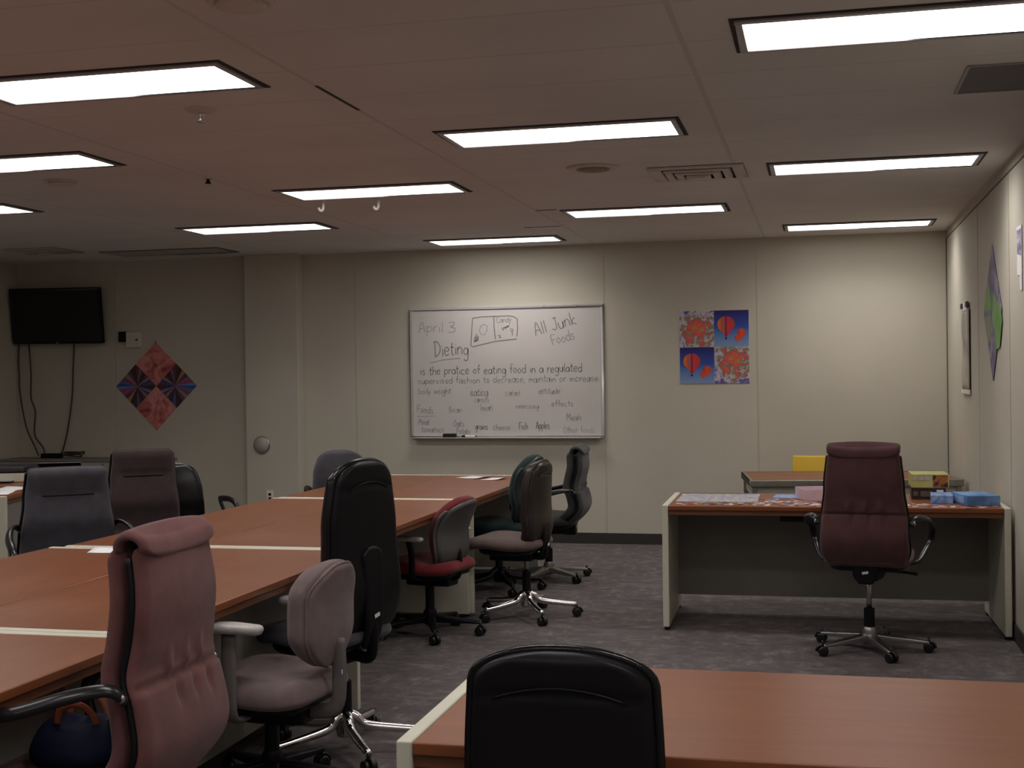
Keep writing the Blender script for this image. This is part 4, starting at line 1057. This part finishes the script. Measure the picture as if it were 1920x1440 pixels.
MB().box(-.12, .12, -.17, .17, 0, .02).build('keyboard_base', BLACKP, t, bevel=.004)
MB().box(-.12, .12, -.17, .17, 0, .012, Matrix.Translation((.11, 0, .025)) @ Matrix.Rotation(R_(28), 4, 'Y') @ Matrix.Translation((-.11, 0, 0))).build('screen_lid', BLACKS, t, bevel=.003)
def sheet(name, label, pts, z, curl=.004, m=PAPER, group=None):
    """a single sheet with a slightly lifted edge; pts are four corners in order"""
    v = []; f = []; n = 6; P = [Vector((a, b, 0)) for a, b in pts]
    c = sum(P, Vector()) / 4
    for i in range(n + 1):
        for j in range(n + 1):
            a = P[0].lerp(P[1], i / n); b = P[3].lerp(P[2], i / n); p = a.lerp(b, j / n) - c
            v.append((p.x, p.y, .001 + curl * max(0, (i / n - .55)) ** 2 * 8 * (.5 + j / n)))
    for i in range(n):
        for j in range(n): f.append((i * (n + 1) + j, (i + 1) * (n + 1) + j, (i + 1) * (n + 1) + j + 1, i * (n + 1) + j + 1))
    o = link_mesh(name, v, f, m, None, smooth=True); md = o.modifiers.new('s', 'SOLIDIFY'); md.thickness = .0012; md.offset = 1
    o.location = (c.x, c.y, z); tag(o, label, 'paper', group); return o
def desk_sheet(a, b, w, d, rz, z, label):
    P = [ond(a, b) + du * (x * math.cos(rz) - y * math.sin(rz)) + dv * (x * math.sin(rz) + y * math.cos(rz)) for x, y in ((-w, -d), (w, -d), (w, d), (-w, d))]
    sheet('paper', label, [(p.x, p.y) for p in P], z)
desk_sheet(.30, .17, .14, .105, .15, .7685, 'white paper on the corner desk, nearest the cream end')
desk_sheet(.64, .20, .15, .11, -.2, .7685, 'white paper on the corner desk, farther from its cream end')
desk_sheet(.36, .50, .15, .11, .5, .7685, 'white paper at the back of the corner desk')
sheet('paper', 'white sheet on the long table half hidden by the pink chair', [(-3.36, 5.395), (-3.20, 5.395), (-3.18, 5.58), (-3.43, 5.58)], .7685)
sheet('paper', 'white sheet lying farthest along the long table', [(-2.83, 9.83), (-2.63, 9.72), (-2.55, 9.92), (-2.74, 9.99)], .7685, .006)
sheet('paper', 'curled white sheet at the far end of the long table, nearer the chairs', [(-2.58, 9.62), (-2.42, 9.64), (-2.40, 9.84), (-2.53, 9.84)], .7685, .010)

# ------------------------------------------------------------------ jigsaw puzzle and boxes on the puzzle desk
ZD = .7685
mos = ramp_mat('jigsaw_print_grey_blue', 'voronoi', [(.15, hx('55535a')), (.30, hx('a8a5a8')), (.42, hx('d0ccd0')), (.52, hx('7c8094')), (.60, hx('c4bcb6')), (.72, hx('92a0c4')), (.85, hx('7a5a4c'))], scale=34, detail=3, rough=.35)
mosb = ramp_mat('jigsaw_print_sky_blue', 'voronoi', [(.2, hx('5f86c8')), (.45, hx('7fa4dc')), (.6, hx('a8bce0')), (.8, hx('5878b8'))], scale=50, detail=3, rough=.35)
def jig_outline(nx, ny, s=.022):
    """outline of an assembled block of pieces with knobs and sockets along its border"""
    P = []
    def run(a, b, n):
        a = Vector(a); b = Vector(b); d = (b - a) / n; nr = Vector((d.y, -d.x)).normalized()
        for i in range(n):
            p = a + d * i; P.append(p)
            if rnd.random() < .7:
                k = rnd.choice((-1, 1)) * s * .22
                P.extend([p + d * .4, p + d * .33 + nr * k, p + d * .5 + nr * k * 1.4, p + d * .67 + nr * k, p + d * .6])
    X, Y = nx * s, ny * s
    run((0, 0), (X, 0), nx); run((X, 0), (X, Y), ny); run((X, Y), (0, Y), nx); run((0, Y), (0, 0), ny)
    return [(p.x, p.y) for p in P]
def jig(label, x, y, nx, ny, m, rz):
    o = MB().prism(jig_outline(nx, ny), 0, .002).build('jigsaw_puzzle', m, None)
    o.location = (x, y, ZD); o.rotation_euler = (0, 0, rz); tag(o, label, 'puzzle')
jig('large grey assembled part of the jigsaw puzzle at the cream end of the desk', -.895, 8.10, 23, 24, mos, R_(1))
jig('small sky blue assembled part of the jigsaw puzzle by the pink box', -.31, 8.40, 8, 11, mosb, R_(-4))
# loose pieces
pcs = []
cols = ['dccfcc', 'a85a50', 'cc9488', '93a3cc', 'ece6e4', '5a4644', 'c0a494']
for i, c in enumerate(cols):
    o = MB().prism(jig_outline(1, 1, .029), 0, .0025).build('jigsaw_piece', mat('jigsaw_piece_%s' % chr(97 + i), hx(c), .4, var=.2, vscale=60), None)
    pcs.append(o)
spots = []
tries = 0
while len(spots) < 170 and tries < 20000:
    tries += 1
    x = rnd.uniform(-.36, .98) if rnd.random() < .82 else rnd.uniform(-.86, -.36)
    y = rnd.uniform(7.91, 8.30) if x > -.36 else rnd.uniform(7.91, 8.07)
    if x > .66 and y > 8.0: continue
    if .50 < x < .80 and y > 8.10: continue
    if x > -.15 and x < .36 and y > 8.17: continue
    if all((x - a) ** 2 + (y - b) ** 2 > .040 ** 2 for a, b in spots): spots.append((x, y))
for i, (x, y) in enumerate(spots):
    if i < len(pcs): o = pcs[i]
    else:
        o = pcs[rnd.randrange(len(pcs))].copy(); COL.objects.link(o)
    o.location = (x, y, ZD); o.rotation_euler = (0, 0, rnd.uniform(0, 6.28))
    tag(o, 'loose jigsaw piece scattered along the chair side of the puzzle desk', 'puzzle piece', 'loose jigsaw pieces')

def open_box(name, label, loc, rz, w, d, h, m, inner, th=.004, lip=None):
    t = thing(name, label, 'box', loc, rz)
    MB().box(0, w, 0, d, 0, th).build('bottom', m, t)
    s = MB(); s.box(0, w, 0, th, th, h); s.box(0, w, d - th, d, th, h); s.box(0, th, th, d - th, th, h); s.box(w - th, w, th, d - th, th, h)
    s.build('sides', m, t)
    MB().box(th + .0006, w - th - .0006, th + .0006, d - th - .0006, th, th + .002).build('lining', inner, t)
    return t
LAV = mat('lavender_card', hx('b8a6c2'), .6, var=.05); PKC = mat('pale_pink_card', hx('d6b9c2'), .6, var=.05)
t = open_box('puzzle_box', 'open pale pink puzzle box tray behind the maroon chair', (-.105, 8.235, ZD), R_(14), .36, .26, .068, PKC, LAV)
# blue box lid, upside down
BLU = ramp_mat('blue_box_print', 'noise', [(.3, hx('3f5f92')), (.5, hx('5f86bc')), (.65, hx('7fa6d8')), (.8, hx('54749f'))], scale=7, detail=4)
t = thing('puzzle_box', 'blue puzzle box lid lying at the wall end of the desk', 'box', (.832, 7.99, ZD), R_(12))
MB().box(0, .195, 0, .30, 0, .062).build('lid', BLU, t, bevel=.003)
MB().box(-.0012, 0, .06, .24, .012, .050).build('side_print', mat('pale_blue_card', hx('8fb0dc'), .5, var=.1, vscale=30), t)
t = thing('puzzle_box', 'flat light blue box part leaning under the blue lid', 'box', (.640, 8.15, ZD), R_(-4))
MB().box(0, .13, 0, .22, 0, .050).build('tray', mosb, t, bevel=.003)
# two stacked game boxes
t = thing('game_box', 'dark lower game box of the stack on the puzzle desk', 'box', (.545, 8.40, ZD), R_(-2))
MB().box(0, .205, 0, .26, 0, .072).build('box_body', mat('dark_brown_card', hx('2a1a16'), .45, var=.15, vscale=20), t, bevel=.002)
MB().box(.055, .125, -.0012, 0, .018, .052).build('front_print', mat('grey_print', hx('5a504a'), .5, var=.25, vscale=60), t)
MB().box(.012, .038, -.0012, 0, .022, .050).build('front_print', mat('grey_print', hx('5a504a'), .5), t)
MB().box(.150, .190, -.0012, 0, .048, .060).build('barcode', PAPER, t)
t = thing('game_box', 'yellow-green picture game box on top of the dark one', 'box', (.548, 8.395, ZD + .0725), R_(1))
MB().box(0, .222, 0, .27, 0, .085).build('box_body', mat('lime_card', hx('b4ac66'), .5, var=.1, vscale=20), t, bevel=.002)
MB().box(.125, .214, -.0012, 0, .004, .078).build('picture', ramp_mat('sunset_picture', 'noise', [(.35, hx('1c1830')), (.52, hx('4a2c26')), (.6, hx('b06a30')), (.75, hx('2c2040'))], scale=11, detail=3), t)
MB().box(.008, .11, -.0012, 0, .045, .075).build('text_block', mat('pale_card_text', hx('a8a492'), .5, var=.3, vscale=90), t)
